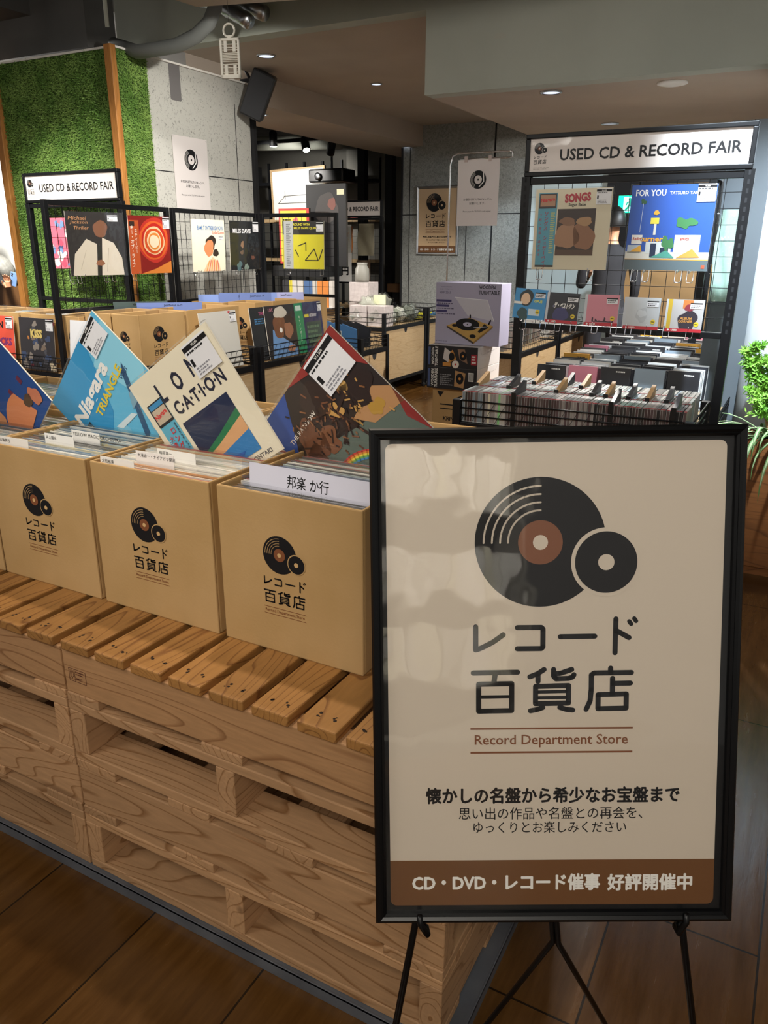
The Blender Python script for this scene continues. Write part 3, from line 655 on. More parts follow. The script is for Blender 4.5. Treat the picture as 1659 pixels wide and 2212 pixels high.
def art_rain(A):
    A.rect(0, 0, 1, 1, ink('#2a211f')); A.shape([(0, .55), (.35, 1), (.06, 1), (0, .93)], ink('#2c4fa0'), 2)
    A.shape([(.0, .0), (1, 0), (1, .32), (.6, .42), (.30, .52), (0, .5)], ink('#5d6a60'), 2); A.shape([(.62, .48), (.9, .52), (1, .42), (1, .28), (.72, .34)], ink('#b98a5c'), 3)
    A.shape([(.40, 1), (1, 1), (1, .62), (.90, .78), (.70, .90)], ink('#8f2f2a'), 3); A.shape([(1, .40), (1, .0), (.93, .2)], ink('#8a2a26'), 3)
    for s, (u, v, r, c) in enumerate(((.25, .62, .13, '#6d4530'), (.14, .50, .11, '#5f3d2c'), (.36, .52, .09, '#7a4e34'), (.50, .78, .14, '#33241f'), (.80, .58, .13, '#2b1d1a'), (.56, .62, .06, '#c99a55'), (.74, .70, .05, '#caa05c'), (.82, .40, .06, '#b98f3c'))): A.blob(u, v, r, ink(c), 4, wob=.35, seed=s)
    for p in ([(.52, .80), (.56, .6), (.60, .42), (.66, .2)], [(.56, .6), (.72, .64)], [(.58, .5), (.42, .42)], [(.40, .70), (.52, .66)]): A.stroke(p, .022, ink('#33211b'), 5, False)
    R = random.Random(8)
    for i in range(150):
        u, v = R.gauss(.45, .24), R.gauss(.62, .15); an = R.uniform(-2.6, -.5); l_ = R.uniform(.02, .06)
        if .03 < u < .95 and .3 < v < .95: A.stroke([(u, v), (u+l_*math.cos(an), v+l_*math.sin(an))], .012, ink(R.choice(['#5f3d2c', '#33241f', '#7a4e34', '#2b1d1a', '#241815', '#8a5c3a'] if u < .62 else ['#33241f', '#2b1d1a', '#b98f4c', '#c99a55', '#241815', '#8a5a34'])), 6, False)
    for k, cc in enumerate(('#c9443a', '#e08a3a', '#e6d14a', '#6faa5a', '#4a87b8')): A.arc(.30, -.02, .36-.014*k, 8, 150, .014, ink(cc), 4, n=22)
    A.text('THE RAINBOW', .09, .735, ink('#e6e0d6'), 5, h=.034, w=.34, bold=.01, align='L', rot=0)
    A.rect(.0, .24, .24, .34, ink('#4a3a36'), 5); A.disc(.11, .31, .075, ink('#f0e3d0'), 6); A.text('TAKANAKA', .115, .285, ink('#a0308a'), 7, h=.045, w=.19, bold=.04, slant=.2)
def obi_rain(A):
    A.rect(0, 0, .235, .215, ink('#6a6a62'), 1); A.text('高中正義', .12, .12, ink('#f0eee6'), 2, w=.20, bold=.03); A.text('虹伝説', .12, .045, ink('#e6e4dc'), 2, h=.04)
def art_navy(A):
    A.rect(0, 0, 1, 1, ink('#1f4a8c'))
    A.blob(.36, .52, .085, ink('#2f7a68'), 4, ry=.12, seed=2); A.blob(.20, .55, .05, ink('#2f7a68'), 4, ry=.1, seed=5)
    A.shape([(.2, .60), (.43, .52), (.44, .34), (.36, .22), (.24, .28)], ink('#cf8f62'), 3); A.blob(.36, .12, .13, ink('#b9bcc2'), 3, ry=.1, seed=3)
    pts = [(.62+.30*math.cos(math.radians(a)), .02+.36*math.sin(math.radians(a))) for a in range(70, 190, 8)]; A.shape(pts+[(.80, .08)], ink('#d9885a'), 4)
    A.blob(.80, .20, .055, ink('#54402f'), 5, seed=8); A.blob(.90, .16, .06, ink('#c77a5a'), 5, ry=.09, seed=9)
    for i in range(5): A.stroke([(.2+.04*i, .62), (.26+.05*i, .75), (.30+.03*i, .9), (.42+.02*i, .97)], .010, ink('#e0957a'), 3, False)
    for p in ((.66, .66), (.70, .38), (.88, .36)): A.rect(p[0]-.02, p[1]-.035, p[0]+.02, p[1]+.035, ink('#6a2a44'), 3)
    A.rect(.0, .96, 1, 1, ink('#c9a83c'), 3)
def art_dark_portrait(A):
    A.rect(0, 0, 1, 1, ink('#24201e'), 1); A.shape([(.04, .0), (.10, .34), (.32, .58), (.50, .50), (.46, .0)], ink('#c5bcab'), 2); A.shape([(.54, .0), (.60, .60), (.80, .52), (.93, .28), (.95, .0)], ink('#cfc6b6'), 2)
    A.blob(.58, .74, .13, ink('#7a5038'), 3, wob=.12, seed=2); A.blob(.53, .20, .07, ink('#8a5a40'), 4, ry=.05, seed=3); A.stroke([(.64, .06), (.70, .44)], .008, ink('#a59c8c'), 3, False); A.stroke([(.18, .10), (.30, .40)], .008, ink('#a59c8c'), 3, False)
    A.text('Michael', .20, .90, ink('#b8865a'), 3, h=.06, w=.30, slant=.25); A.text('Jackson', .22, .83, ink('#b8865a'), 3, h=.06, w=.30, slant=.25); A.text('Thriller', .25, .75, ink('#b8865a'), 3, h=.055, w=.26, slant=.25)
def art_orange(A):
    A.rect(0, 0, 1, 1, ink('#8c1f1a'), 1); 
    for i, (r, cc) in enumerate(((.385, '#c8352a'), (.345, '#e0652a'), (.30, '#c5281e'), (.255, '#f0cfa0'), (.225, '#d9541f'), (.175, '#f2dcb4'), (.145, '#e8903c'), (.115, '#f5e6c8'))): A.blob(.59, .585-.003*i, r, ink(cc), 2+i, wob=.06, seed=i)
    A.shape([(.25, 0), (1, 0), (1, .22), (.6, .08)], ink('#e58a3a'), 3)
def obi_orange(A):
    A.rect(0, 0, .24, .92, ink('#c4582a'), 1); A.vtext('キー・オブ・ライフ', .075, .80, .085, ink('#f3ece0'), 2, gap=.95, bold=.02); A.vtext('スティービー', .165, .74, .07, ink('#f3ece0'), 2, gap=1.0, bold=.02); A.rect(.02, .82, .14, .90, ink('#3a2a22'), 2)
def art_bossa(A):
    A.rect(0, 0, 1, 1, ink('#f0ead2'), 1); A.text('BLAME IT ON THE BOSSA NOVA', .56, .84, ink('#3f74b0'), 2, h=.085, w=.78, bold=.03); A.text('Eydie Gorme', .80, .75, ink('#d8524a'), 2, h=.08, w=.36, bold=.02)
    A.blob(.50, .45, .13, ink('#e08a5c'), 3, ry=.17, seed=1); A.blob(.56, .55, .16, ink('#2a211f'), 2, ry=.14, seed=2); A.blob(.70, .36, .08, ink('#2a211f'), 4, seed=3)
    A.shape([(.30, 0), (.45, .18), (.60, .28), (.80, .16), (.84, 0)], ink('#e9c7a0'), 3)
    for i in range(6): A.stroke([(.40+.075*i, .0), (.50+.05*i, .22)], .02, ink('#d8524a' if i % 2 else '#e2913f'), 4, False)
def art_black(A):
    A.rect(0, 0, 1, 1, ink('#1b1c20'), 1); A.text('MILES DAVIS', .42, .80, ink('#e4e4e6'), 2, h=.09, w=.62, bold=.04)
    for s, (u, v, r) in enumerate(((.42, .52, .06), (.40, .36, .05), (.30, .08, .09), (.55, .06, .07), (.78, .25, .05))): A.blob(u, v, r, ink(['#8a6a50', '#6a5442', '#4f6a70', '#7a8a80', '#6a4438'][s]), 2, wob=.4, seed=s)
def art_yellow(A):
    A.rect(0, 0, 1, 1, ink('#d9cf34'), 1); A.rect(0, .72, 1, 1, ink('#2e2e2c'), 2); A.text("'ROUND WITH", .45, .93, ink('#d8cf3e'), 3, h=.055, w=.42, bold=.03); A.text('MILES DAVIS QUINTET', .60, .85, ink('#d8cf3e'), 3, h=.055, w=.66, bold=.03)
    for p in ([(.36, .48), (.56, .55), (.56, .38)], [(.30, .40), (.38, .26)], [(.54, .18), (.76, .42), (.86, .18), (.54, .18)], [(.88, .2), (.97, .42)]): A.stroke(p, .022, ink('#2c2c26'), 3, False)
def obi_yellow(A): A.rect(.02, 0, .25, 1, ink('#b9bcbc'), 1); A.bars(.08, .05, .19, .95, 24, ink('#6d7072'), 2)
def art_ivory(A):
    A.rect(0, 0, 1, 1, ink('#ddd3b8'), 1); A.text('SONGS', .56, .89, ink('#b0283a'), 3, h=.11, w=.34, bold=.05, rot=.06); A.text('Sugar Babe', .56, .80, ink('#26241f'), 3, h=.05, w=.23, bold=.02)
    A.rect(.31, .18, .81, .755, ink('#3c302b'), 2); A.blob(.45, .42, .15, ink('#a87f60'), 3, ry=.17, seed=3); A.blob(.67, .42, .14, ink('#94694c'), 3, ry=.18, seed=9); A.blob(.45, .60, .11, ink('#8b664c'), 4, ry=.05, seed=5); A.blob(.67, .60, .11, ink('#b08a62'), 4, ry=.05, seed=6); A.rect(.31, .18, .81, .25, ink('#5a4334'), 5)
def obi_ivory(A):
    A.rect(.045, .03, .295, .955, ink('#5b9fb4'), 1); A.rect(.055, .765, .285, .945, ink('#3a3030'), 2); A.rect(.07, .79, .27, .93, ink('#b58a6c'), 3); A.text('Niagara', .17, .865, ink('#cc2a2e'), 4, h=.06, w=.19, bold=.04, rot=.1)
    A.vtext('ソングス シュガーベイブ', .16, .70, .062, ink('#b02a3c'), 2, gap=.98, bold=.012); A.vtext('下町・雨雲・過ぎ去る', .085, .68, .042, ink('#b02a3c'), 2, gap=1.3); A.bars(.22, .2, .28, .72, 22, ink('#d8d06a'), 2); A.rect(.045, .03, .295, .055, ink('#3a3a34'), 2)
def art_summer(A):
    A.rect(0, 0, 1, 1, ink('#2c55a5'), 1); A.text('FOR YOU', .235, .91, WHITE, 3, h=.075, w=.36, bold=.015); A.text('TATSURO YAMASHITA', .71, .905, WHITE, 3, h=.035, w=.50, bold=.01)
    A.rect(0, 0, 1, .13, ink('#5d6b70'), 2); A.rect(0, .125, 1, .135, ink('#d9a04a'), 3); A.rect(0, .13, 1, .22, ink('#d8d4c8'), 2)
    A.rect(.02, .20, .18, .30, ink('#b9c4cc'), 2); A.rect(.24, .20, .55, .34, ink('#cfd3d0'), 3); A.rect(.58, .20, .88, .42, ink('#d9d8d2'), 3); A.rect(.30, .16, .37, .32, ink('#20304a'), 4); A.rect(.42, .2, .52, .27, ink('#20304a'), 4)
    A.text('turner\'s', .33, .375, ink('#e8a83c'), 4, h=.065, w=.34, bold=.03); A.rect(.06, .31, .19, .42, ink('#e6e0d4'), 4); A.text('Radio', .125, .375, ink('#c0392b'), 5, h=.035, w=.10, bold=.02); A.text('smith', .70, .375, ink('#c0392b'), 5, h=.035, bold=.02)
    A.rect(.315, .42, .345, .60, ink('#d8d4c8'), 3); A.rect(.27, .55, .37, .62, ink('#e2cf4a'), 4); A.blob(.33, .68, .03, ink('#e2a83c'), 4, seed=3); A.blob(.69, .56, .10, ink('#3f7a4a'), 4, wob=.5, ry=.07, seed=4); A.blob(.50, .32, .06, ink('#3f7a4a'), 5, wob=.5, ry=.09, seed=7); A.blob(.16, .81, .03, ink('#2f5a3a'), 4, wob=.5, seed=9)
    A.stroke([(.16, .80), (.15, .45)], .004, ink('#dfe6ea'), 3, False); A.shape([(.05, .22), (.18, .30), (.2, .22)], ink('#e2a83c'), 5); A.shape([(.30, .15), (.5, .24), (.6, .15)], ink('#4f9a8a'), 5); A.shape([(.62, .15), (.8, .26), (.9, .16)], ink('#e09a4a'), 5)
    A.rect(.93, .03, .97, .07, ink('#c65a3c'), 4)
def art_mix(cols, words=None, seed=1, wc='#e8e0c8'):
    def f(A):
        A.rect(0, 0, 1, 1, ink(cols[0]), 1); R = random.Random(seed)
        for i in range(26): A.blob(R.uniform(.08, .92), R.uniform(.08, .92), R.uniform(.03, .09), ink(R.choice(cols[1:])), 2+i % 4, wob=.4, seed=R.random()*99)
        if words: A.text(words[0], words[1], words[2], ink(wc), 7, h=words[3], bold=.04)
    return f
# --- the four covers standing on their corners in the front boxes
album('dark blue album cover with orange fan, tilted in the box at the left edge', place((-1.110, .19, 1.022), 0, -.05, .86), art_navy, tagpos=(.02, .73, .24, .24))
album('sky blue album cover with silver aeroplane shape, standing on its corner', place((-.764, .272, 1.034), 0, -.05, .884), art_blue, size=.325, tagpos=(.70, .78, .27, .21), price='¥3,980', obi=obi_blue)
album('cream album cover with blue pool picture, standing on its corner', place((-.401, .203, 1.047), 0, -.133, .561), art_cream, tagpos=(.69, .72, .27, .25), price='¥3,280', obi=obi_cream)
album('dark album cover with rainbow and trees, standing on its corner beside framed sign', place((-.087, .300, 1.037), 0, -.05, .888), art_rain, tagpos=(.62, .70, .33, .285), price='¥11,500', obi=obi_rain, spine='#b8b0a4')
# ================================================================== framed sign on an easel
BLc = Vector((.315, -.275, .376)); U = Vector((.882, .470, .020)).normalized(); V = Vector((-.126, .195, .973)); V = (V-U*U.dot(V)).normalized(); N = U.cross(V)
SM = Matrix((U, -N, V)).transposed().to_4x4(); SM.translation = BLc
CC = Vector((.7817, -1.1217, 1.4171)); SM = Matrix.Translation(CC) @ Matrix.Scale(.953, 4) @ Matrix.Translation(-CC) @ SM
t = thing('framed_sign', 'large black framed record fair sign with cream poster, resting on easel', 'sign'); t.matrix_world = SM
FW, FH = .575, .799
BF = mat('black_frame', '#08090b', .35, 0, 0, .35)
def moulding(w, h, bw, dp, mt):
    m = MB(); prof = [(0, .010), (0, -.004), (.003, -.009), (.008, -.0115), (bw*.72, -.0085), (bw*.80, -.0095), (bw, -.006), (bw, .004), (bw, .010)]
    def ring(k, y): return [(k, y, k), (w-k, y, k), (w-k, y, h-k), (k, y, h-k)]
    vs = []; fs = []
    for k, y in prof: vs += ring(k, y)
    n = len(prof)
    for i in range(n):
        j = (i+1) % n
        for c in range(4): q = (c+1) % 4; fs.append((i*4+c, i*4+q, j*4+q, j*4+c))
    return m.add(vs, fs, mt)
moulding(FW, FH, .0175, .02, BF).build('frame', t)
m = MB(); m.box(.014, FW-.014, .002, .006, .014, FH-.014, BLACKP); m.build('backing_board', t)
A = Art((0, .0018, 0), eps=.00035); A.rect(.0165, .0165, FW-.0165, FH-.0165, mat('black_mat', '#121315', .5, 0, 0, .3), 0)
pu0, pu1, pv0, pv1 = .0245, .5465, .0265, .775
A.rrect(pu0, pv0, pu1, pv1, .010, CREAM, 1)
A.shape([(pu0+.010+.010*math.cos(math.radians(a)), pv0+.010+.010*math.sin(math.radians(a))) for a in range(180, 271, 15)]+[(pu1-.010+.010*math.cos(math.radians(a)), pv0+.010+.010*math.sin(math.radians(a))) for a in range(270, 361, 15)]+[(pu1, .103), (pu0, .103)], BROWN, 2)
emblem(A, .263, .6205, .1015, CREAM, L=2, n=72)
A.text('懐かしの名盤から希少なお宝盤まで', .2855, .212, INK, 2, w=.404, h=.026, heavy=.0009)
A.text('思い出の作品や名盤との再会を、', .2825, .182, INK, 2, w=.294, h=.0205, bold=.004); A.text('ゆっくりとお楽しみください', .2815, .1585, INK, 2, w=.245, h=.0195, bold=.004)
A.text('CD・DVD・レコード催事', .2115, .0655, WHITE, 3, w=.302, h=.027, heavy=.0010); A.text('好評開催中', .4435, .0645, WHITE, 3, w=.135, h=.027, heavy=.0010)
A.build('poster', t)
m = MB(); m.add([(.016, -.001, .016), (FW-.016, -.001, .016), (FW-.016, -.001, FH-.016), (.016, -.001, FH-.016)], [(0,1,2,3)], glass_mat('poster_cover', rough=.03, bump=.10, bscale=7, refl=1.25)); m.build('clear_cover', t)
# easel
e = thing('easel_stand', 'thin black folding metal easel holding up the framed sign', 'easel'); e.matrix_world = SM
ED = mat('easel_black', '#0d0d0f', .35, .4)
Zl = SM.to_3x3().inverted() @ Vector((0, 0, -1))       # straight down in sign space
def leg(u, du):
    top = Vector((u+.12*(1 if du < 0 else -1), .022, .62)); mid = Vector((u, .016, .02)); dn = (mid-top).normalized()
    p0 = SM @ mid; d = (SM.to_3x3() @ Vector((du, -.00, -1))).normalized(); k = (p0.z-.004)/-d.z; foot = SM.inverted() @ (p0+d*k)
    m = MB(); m.tube([top, mid, foot], .0058, ED, 10); m.build('leg', e)
    m = MB(); m.tube([(u, .014, -.012), (u+(.010 if du < 0 else -.010), .002, -.013), (u+(.012 if du < 0 else -.012), -.014, -.013), (u+.000, -.0155, .006), (u, -.0155, .020)], [.0055, .006, .0055, .005, .0045], ED, 10); m.build('support_hook', e)
leg(.071, -.19); leg(.498, .13)
def wpt(p): return SM.inverted() @ Vector(p)
def rl(pts, nm): m = MB(); m.tube([Vector(p) if len(p) == 3 else wpt(p[0]) for p in pts], .005, ED, 8); m.build(nm, e)
rl([(.290, .030, .60), (.292, .042, .0), (.300, .055, -.075), ((.430, -.165, .004), 0)], 'rear_leg'); rl([(.298, .030, .60), (.300, .042, .0), (.308, .050, -.075), ((.700, -.02, .004), 0)], 'rear_leg')
rl([(.19, .024, .62), (.294, .030, .60), (.38, .024, .62)], 'cross_bar')

# ================================================================== sign racks and mesh panels
def wires(m, x0, x1, z0, z1, step, r=.0022, y=0, mt=None):
    mt = mt or BLACK
    n = int(round((x1-x0)/step))
    for i in range(1, n): x = x0+(x1-x0)*i/n; m.tube([(x, y, z0), (x, y, z1)], r, mt, 4)
    n = int(round((z1-z0)/step))
    for i in range(1, n): z = z0+(z1-z0)*i/n; m.tube([(x0, y-.003, z), (x1, y-.003, z)], r, mt, 4)
    return m
def sign_rack(name, label, loc, yaw, W, zs0, zs1, zm, ztop_label='USED CD & RECORD FAIR', zfoot=.02, roll=0, slots=True):
    t = thing(name, label, 'display rack', loc, (0, roll, yaw))
    p = .036
    for x in (0, W-p):
        m = MB(); m.box(x, x+p, -.018, .018, zfoot, zs0, BLACK)
        if slots:
            for k in range(int((zs0-zm)/.032)): m.box(x+p*.38, x+p*.62, -.0186, -.0178, zm+.02+.032*k, zm+.038+.032*k, JN)
        m.build('post', t, bevel=.003)
    for q0, q1 in ((zm, zm+.024), (zs0-.03, zs0-.004)): m = MB(); m.box(p, W-p, -.013, .013, q0, q1, BLACK); m.build('rail', t, bevel=.002)
    m = wires(MB(), p, W-p, zm+.02, zs0-.02, .06, .0016); m.build('wire_mesh', t)
    # sign box
    fr = MB(); b = .018
    fr.box(.01, W-.01, -.022, .014, zs1-b, zs1, BLACK); fr.box(.01, W-.01, -.022, .014, zs0, zs0+b, BLACK); fr.box(.01, .01+b, -.022, .014, zs0+b, zs1-b, BLACK); fr.box(W-.01-b, W-.01, -.022, .014, zs0+b, zs1-b, BLACK); fr.build('sign_frame', t, bevel=.003)
    A = Art((0, -.012, 0), eps=.0005); h = zs1-zs0; A.rect(.02, zs0+.01, W-.02, zs1-.01, SIGNW, 1)
    A.text(ztop_label, W*.555, zs0+h*.49, INK, 2, w=W*.765, h=h*.27, bold=.022); emblem(A, W*.075, zs0+h*.66, h*.135, SIGNW, L=2, n=28, tag=False); A.bars(W*.05, zs0+h*.16, W*.135, zs0+h*.22, 2, mat('grey_print', '#b9b0aa', .6), 2)
    A.build('sign_print', t)
    m = MB(); m.add([(.028, -.019, zs0+.017), (W-.028, -.019, zs0+.017), (W-.028, -.019, zs1-.017), (.028, -.019, zs1-.017)], [(0,1,2,3)], glass_mat('sign_cover', rough=.05, bump=.25, bscale=6)); m.build('clear_cover', t)
    return t
def hook(t, x, z, y=-.0, n=2, dz=.0):
    m = MB()
    for dx in (-.012, .012): m.tube([(x+dx, y, z+.02), (x+dx, y-.006, z-.03), (x+dx*.8, y-.012, z-.037)], .0016, CHROME, 6)
    m.tube([(x-.010, y-.012, z-.037), (x+.010, y-.012, z-.037)], .0016, CHROME, 6); m.tube([(x, y, z+.01), (x, y-.045, z), (x, y-.05, z+.012)], .0018, CHROME, 6)
    m.build('wire_hook', t)
RX, RY = -.378, 2.25
rack = sign_rack('sign_rack', 'tall black slotted rack with lit record fair sign behind the framed sign', (RX, RY, 0), .0, .893, 1.692, 1.852, 1.075, roll=0)
for x in (-.275, -.06, .12, .165, .29, .335): hook(rack, x-RX, 1.322, -.01)
for x in (-.335, -.245, -.18, -.11, -.02, .06, .12, .20, .27, .36): hook(rack, x-RX, 1.108, -.01)
album('ivory album with blue paper band and portrait picture, hung on the right sign rack', place((-.150, 2.222, 1.484), 0, .02, .004), art_ivory, tagpos=(.80, .80, .19, .19), price='¥14,200', obi=obi_ivory)
album('deep blue album cover with white title and small buildings, hung on the right sign rack', place((.238, 2.222, 1.488), 0, .02, -.004), art_summer, tagpos=(.78, .80, .21, .20), price='¥8,280')
# CDs hung below
def cd_front(label, x, base, deco, case=True, band=True, z=1.172, rt=0):
    M = place((x, 2.212, z), 0, .12, rt); s = .125; m = MB(); m.box(-.071, .071, -.005, .005, -s/2, s/2, ink('#c9cdd2', .2) if case else ink('#2f86c4', .3)); o = m.build('compact_disc'); o.matrix_world = M
    tag(o, label, 'CD case', 'CDs hung face out on the right rack')
    A = Art((-.071 if not case else -.060, -.0052, -s/2), eps=.0004); A.sc = s; A.rect(0, 0, (1.13 if not case else 1.04), 1, ink(base), 1); deco(A)
    if band: A.rect(-.05, .0, 1.06, .10, ink('#c02030'), 5); A.text('USED', .24, .05, WHITE, 6, h=.06, bold=.03); A.disc(.06, .05, .03, WHITE, 6)
    A.disc(.88, .25, .075, ink('#e6c92c'), 6); A.bars(.83, .22, .93, .28, 1, INK, 7); A.build('cover_print', o)
    B = Art((-.060, -.0075, -s/2), eps=.0004); B.sc = s; B.rect(.64, .72, 1.0, .86, mat('tag_paper', '#e9e9ec', .55), 1); B.rect(.64, .86, 1.0, .90, INK, 1); B.bars(.67, .74, .97, .84, 2, INK, 2); B.build('price_tag', o)
    m = MB(); k = .072; m.add([(-k, -.010, -s/2-.006), (k, -.010, -s/2-.006), (k, -.010, s/2+.006), (-k, -.010, s/2+.006)], [(0,1,2,3)], SLEEVE); m.build('plastic_outer', o)
def d1(A): A.blob(.42, .70, .25, ink('#1d2a2c'), 2, ry=.27, wob=.1, seed=2); A.blob(.40, .66, .16, ink('#e8c4a0'), 3, ry=.2, wob=.08, seed=3); A.text('OPUS', .86, .60, ink('#d8dc5a'), 3, h=.09, bold=.04); A.blob(.35, .15, .2, ink('#2a4a4c'), 2, seed=5); A.rect(.55, .12, .95, .34, ink('#cfe0ea'), 3); A.rect(0, .48, .3, .56, WHITE, 4)
def d2(A): A.text('ザ・ベストテン', .55, .58, WHITE, 3, h=.20, w=.72, bold=.05, slant=.15); A.blob(.45, .3, .25, ink('#3b3a6a'), 2, seed=3); A.disc(.2, .55, .05, ink('#6a6a80'), 3)
def d3(A):
    R = random.Random(2)
    for i in range(26): A.rect(.2+.027*i, .12, .225+.027*i, .14+.14*R.random()**3, ink('#3a2230'), 3)
    A.rect(.2, .12, .92, .15, ink('#3a2230'), 2)
def d4(A): A.blob(.5, .45, .2, ink('#b5b8bb'), 2, wob=.3, seed=6); A.blob(.5, .5, .13, ink('#c9ccce'), 3, wob=.3, seed=7)
def d5(A): A.rect(-.02, 0, .10, 1, ink('#c9a830'), 3); A.blob(.60, .35, .3, ink('#2c2430'), 2, ry=.3, wob=.2, seed=2); A.blob(.62, .75, .13, ink('#8a2a3a'), 3, ry=.12, seed=3); A.rect(.42, .72, .72, .98, ink('#c9783a'), 2); A.text('ALBUM', .55, .42, ink('#d89a4a'), 4, h=.08, bold=.02); A.text('CORNER', .55, .33, ink('#d89a4a'), 4, h=.08, bold=.02)
cd_front('blue CD digipak with cartoon-like face, leftmost on the right rack', -.300, '#3a93cc', d1, False, False, 1.182, -.05)
cd_front('dark CD with white slanted katakana title on the right rack', -.157, '#22232c', d2, z=1.170, rt=-.03)
cd_front('pink CD with black skyline on the right rack', .008, '#d58a98', d3, z=1.168)
cd_front('pale grey CD between the pink one and the cloaked figure one', .170, '#c4c7c9', d4, z=1.162)
cd_front('grey CD with dark cloaked figure, rightmost on the right rack', .335, '#b8b4b2', d5, z=1.160)
# left grid panels
def grid_panel(label, loc, yaw, W, z0=1.07, z1=1.628, zb=.0):
    t = thing('grid_panel', label, 'grid panel', loc, (0, 0, yaw)); p = .026
    for x in (0, W-p): m = MB(); m.box(x, x+p, -.013, .013, zb, z1, BLACK); m.build('post', t, bevel=.002)
    for q0, q1 in ((z1-p, z1), (z0, z0+.02)): m = MB(); m.box(p, W-p, -.011, .011, q0, q1, BLACK); m.build('rail', t, bevel=.002)
    wires(MB(), p, W-p, z0+.02, z1-p, .05, .0017).build('wire_mesh', t); return t
g1 = grid_panel('black wire grid panel left of the pillar corner, holding two albums', (-2.690, 1.70, 0), PI/2+.046, .93)
g2 = grid_panel('black wire grid panel in front of the bare concrete, holding two albums', (-2.735, 2.66, 0), PI/2+.046, .90)
g3 = grid_panel('black wire grid panel facing front, holding the yellow album', (-2.762, 3.585, 0), .128, .60)
for g, xs in ((g1, (.12, .17, .36, .42, .58, .82)), (g2, (.18, .42, .62, .84)), (g3, (.22, .48))):
    for x in xs: hook(g, x, 1.255, -.012)
YL = PI/2+.046
album('dark album cover with pale suited figure, on the left grid panel', place((-2.628, 1.965, 1.418), YL-.32, -.02, .0), art_dark_portrait, size=.318, tagpos=(.72, .86, .18, .10))
album('red and orange album with ringed sun and orange paper band', place((-2.668, 2.395, 1.414), YL-.08, -.04, 0), art_orange, tagpos=(.82, .79, .17, .2), obi=obi_orange)
album('cream album with blue and red title, on the grid before concrete', place((-2.710, 2.955, 1.412), YL-.05, -.03, 0), art_bossa, tagpos=(.80, .62, .14, .06))
album('black album with white title beside the cream album', place((-2.728, 3.345, 1.413), YL-.04, -.02, 0), art_black, tagpos=(.79, .79, .2, .2))
album('yellow and black album with grey band on the front-facing grid', place((-2.405, 3.592, 1.418), .128, .03, 0), art_yellow, tagpos=(.82, .78, .17, .19), obi=obi_yellow)
# rack against the turf
rk = sign_rack('sign_rack', 'black rack with brightly lit record fair sign in front of the turf', (-3.965, 2.62, 0), .0, .885, 1.672, 1.855, 1.05, slots=False, zfoot=.0)
album('pink and blue painted album behind the dark cover, on the turf rack', place((-3.60, 2.58, 1.42), 0, .02, 0), art_mix(['#d9657a', '#c04a62', '#6b88b0', '#e58a90', '#3a4a70', '#f0d8d0'], None, 5))
album('dark album with rainbow stripe, mostly hidden on the turf rack', place((-3.235, 2.58, 1.42), 0, .02, 0), lambda A: (A.rect(0, 0, 1, 1, ink('#2c2f36'), 1), A.shape([(.1, .55), (.9, .45), (.9, .5), (.1, .6)], ink('#e0b43a'), 2), A.shape([(.1, .6), (.9, .5), (.9, .53), (.1, .63)], ink('#c8402f'), 2), A.rect(.2, .7, .8, .95, ink('#cfd2d4'), 2)))
# ================================================================== bins on legs
def bin_unit(label, loc, yaw, W, D, zr, basket=.10, name='display_bin', panel=True, zp0=.18, hatch=True):
    """front along local X facing -Y, depth D towards +Y"""
    t = thing(name, label, 'display bin', loc, (0, 0, yaw)); p = .034
    for x in (0, W-p):
        for y in (0, D-p): m = MB(); m.box(x, x+p, y, y+p, .075, zr+basket, BLACK); m.build('leg', t, bevel=.003)
    for x in (p/2, W-p/2):
        for y in (p/2, D-p/2): m = MB(); m.lathe([(.022, -.011), (.024, -.006), (.024, .006), (.022, .011)], BLACKP, 16); m.v = [(v[2]+x, v[1]+y, v[0]+.025) for v in m.v]; m.box(x-.016, x+.016, y-.012, y+.012, .045, .078, BLACK); m.build('caster', t)
    for z_ in (zr, zp0):
        h_ = .035 if z_ == zr else .03
        for q in ((p, W-p, .004, .03), (p, W-p, D-.03, D-.004), (.004, .03, p, D-p), (W-.03, W-.004, p, D-p)): m = MB(); m.box(*q, z_-h_, z_, BLACK); m.build('rail', t, bevel=.002)
    m = MB(); m.box(.03, W-.03, .03, D-.03, zr-.012, zr, OAK); m.build('shelf', t)
    if panel:
        m = MB(); m.box(p, W-p, .012, .024, zp0, zr-.035, OAK); m.build('front_panel', t)
        for x in (.012, W-.024): m = MB(); m.box(x, x+.012, p, D-p, zp0, zr-.035, OAK); m.build('side_panel', t)
        m = MB(); m.add([(W/2+.032*math.cos(a*PI/12), .0113, zr-.036-.045*math.sin(a*PI/12)) for a in range(13)], [tuple(range(13))], JN); m.build('handle_cutout', t)
    m = MB(); r = .0028
    for k in range(1, 4):
        z = zr+basket*k/3.05
        m.tube([(p, .006, z), (W-p, .006, z)], r, BLACK, 6); m.tube([(.006, p, z), (.006, D-p, z)], r, BLACK, 6); m.tube([(W-.006, p, z), (W-.006, D-p, z)], r, BLACK, 6); m.tube([(p, D-.006, z), (W-p, D-.006, z)], r, BLACK, 6)
    if hatch:
        n = int(W/.05)
        for i in range(n):
            x = p+(W-2*p)*i/n
            m.tube([(x, .0085, zr), (min(x+.05, W-p), .0085, zr+basket*.97)], .0012, BLACK, 4)
        n = int(D/.05)
        for i in range(n):
            y = p+(D-2*p)*i/n; m.tube([(W-.0085, y, zr), (W-.0085, min(y+.05, D-p), zr+basket*.97)], .0012, BLACK, 4)
    m.build('wire_basket', t); return t
FX = -2.07
bin_unit('oak panelled bin on black legs under the two left grid albums', (FX, 1.70, 0), PI/2, .88, .595, .745)
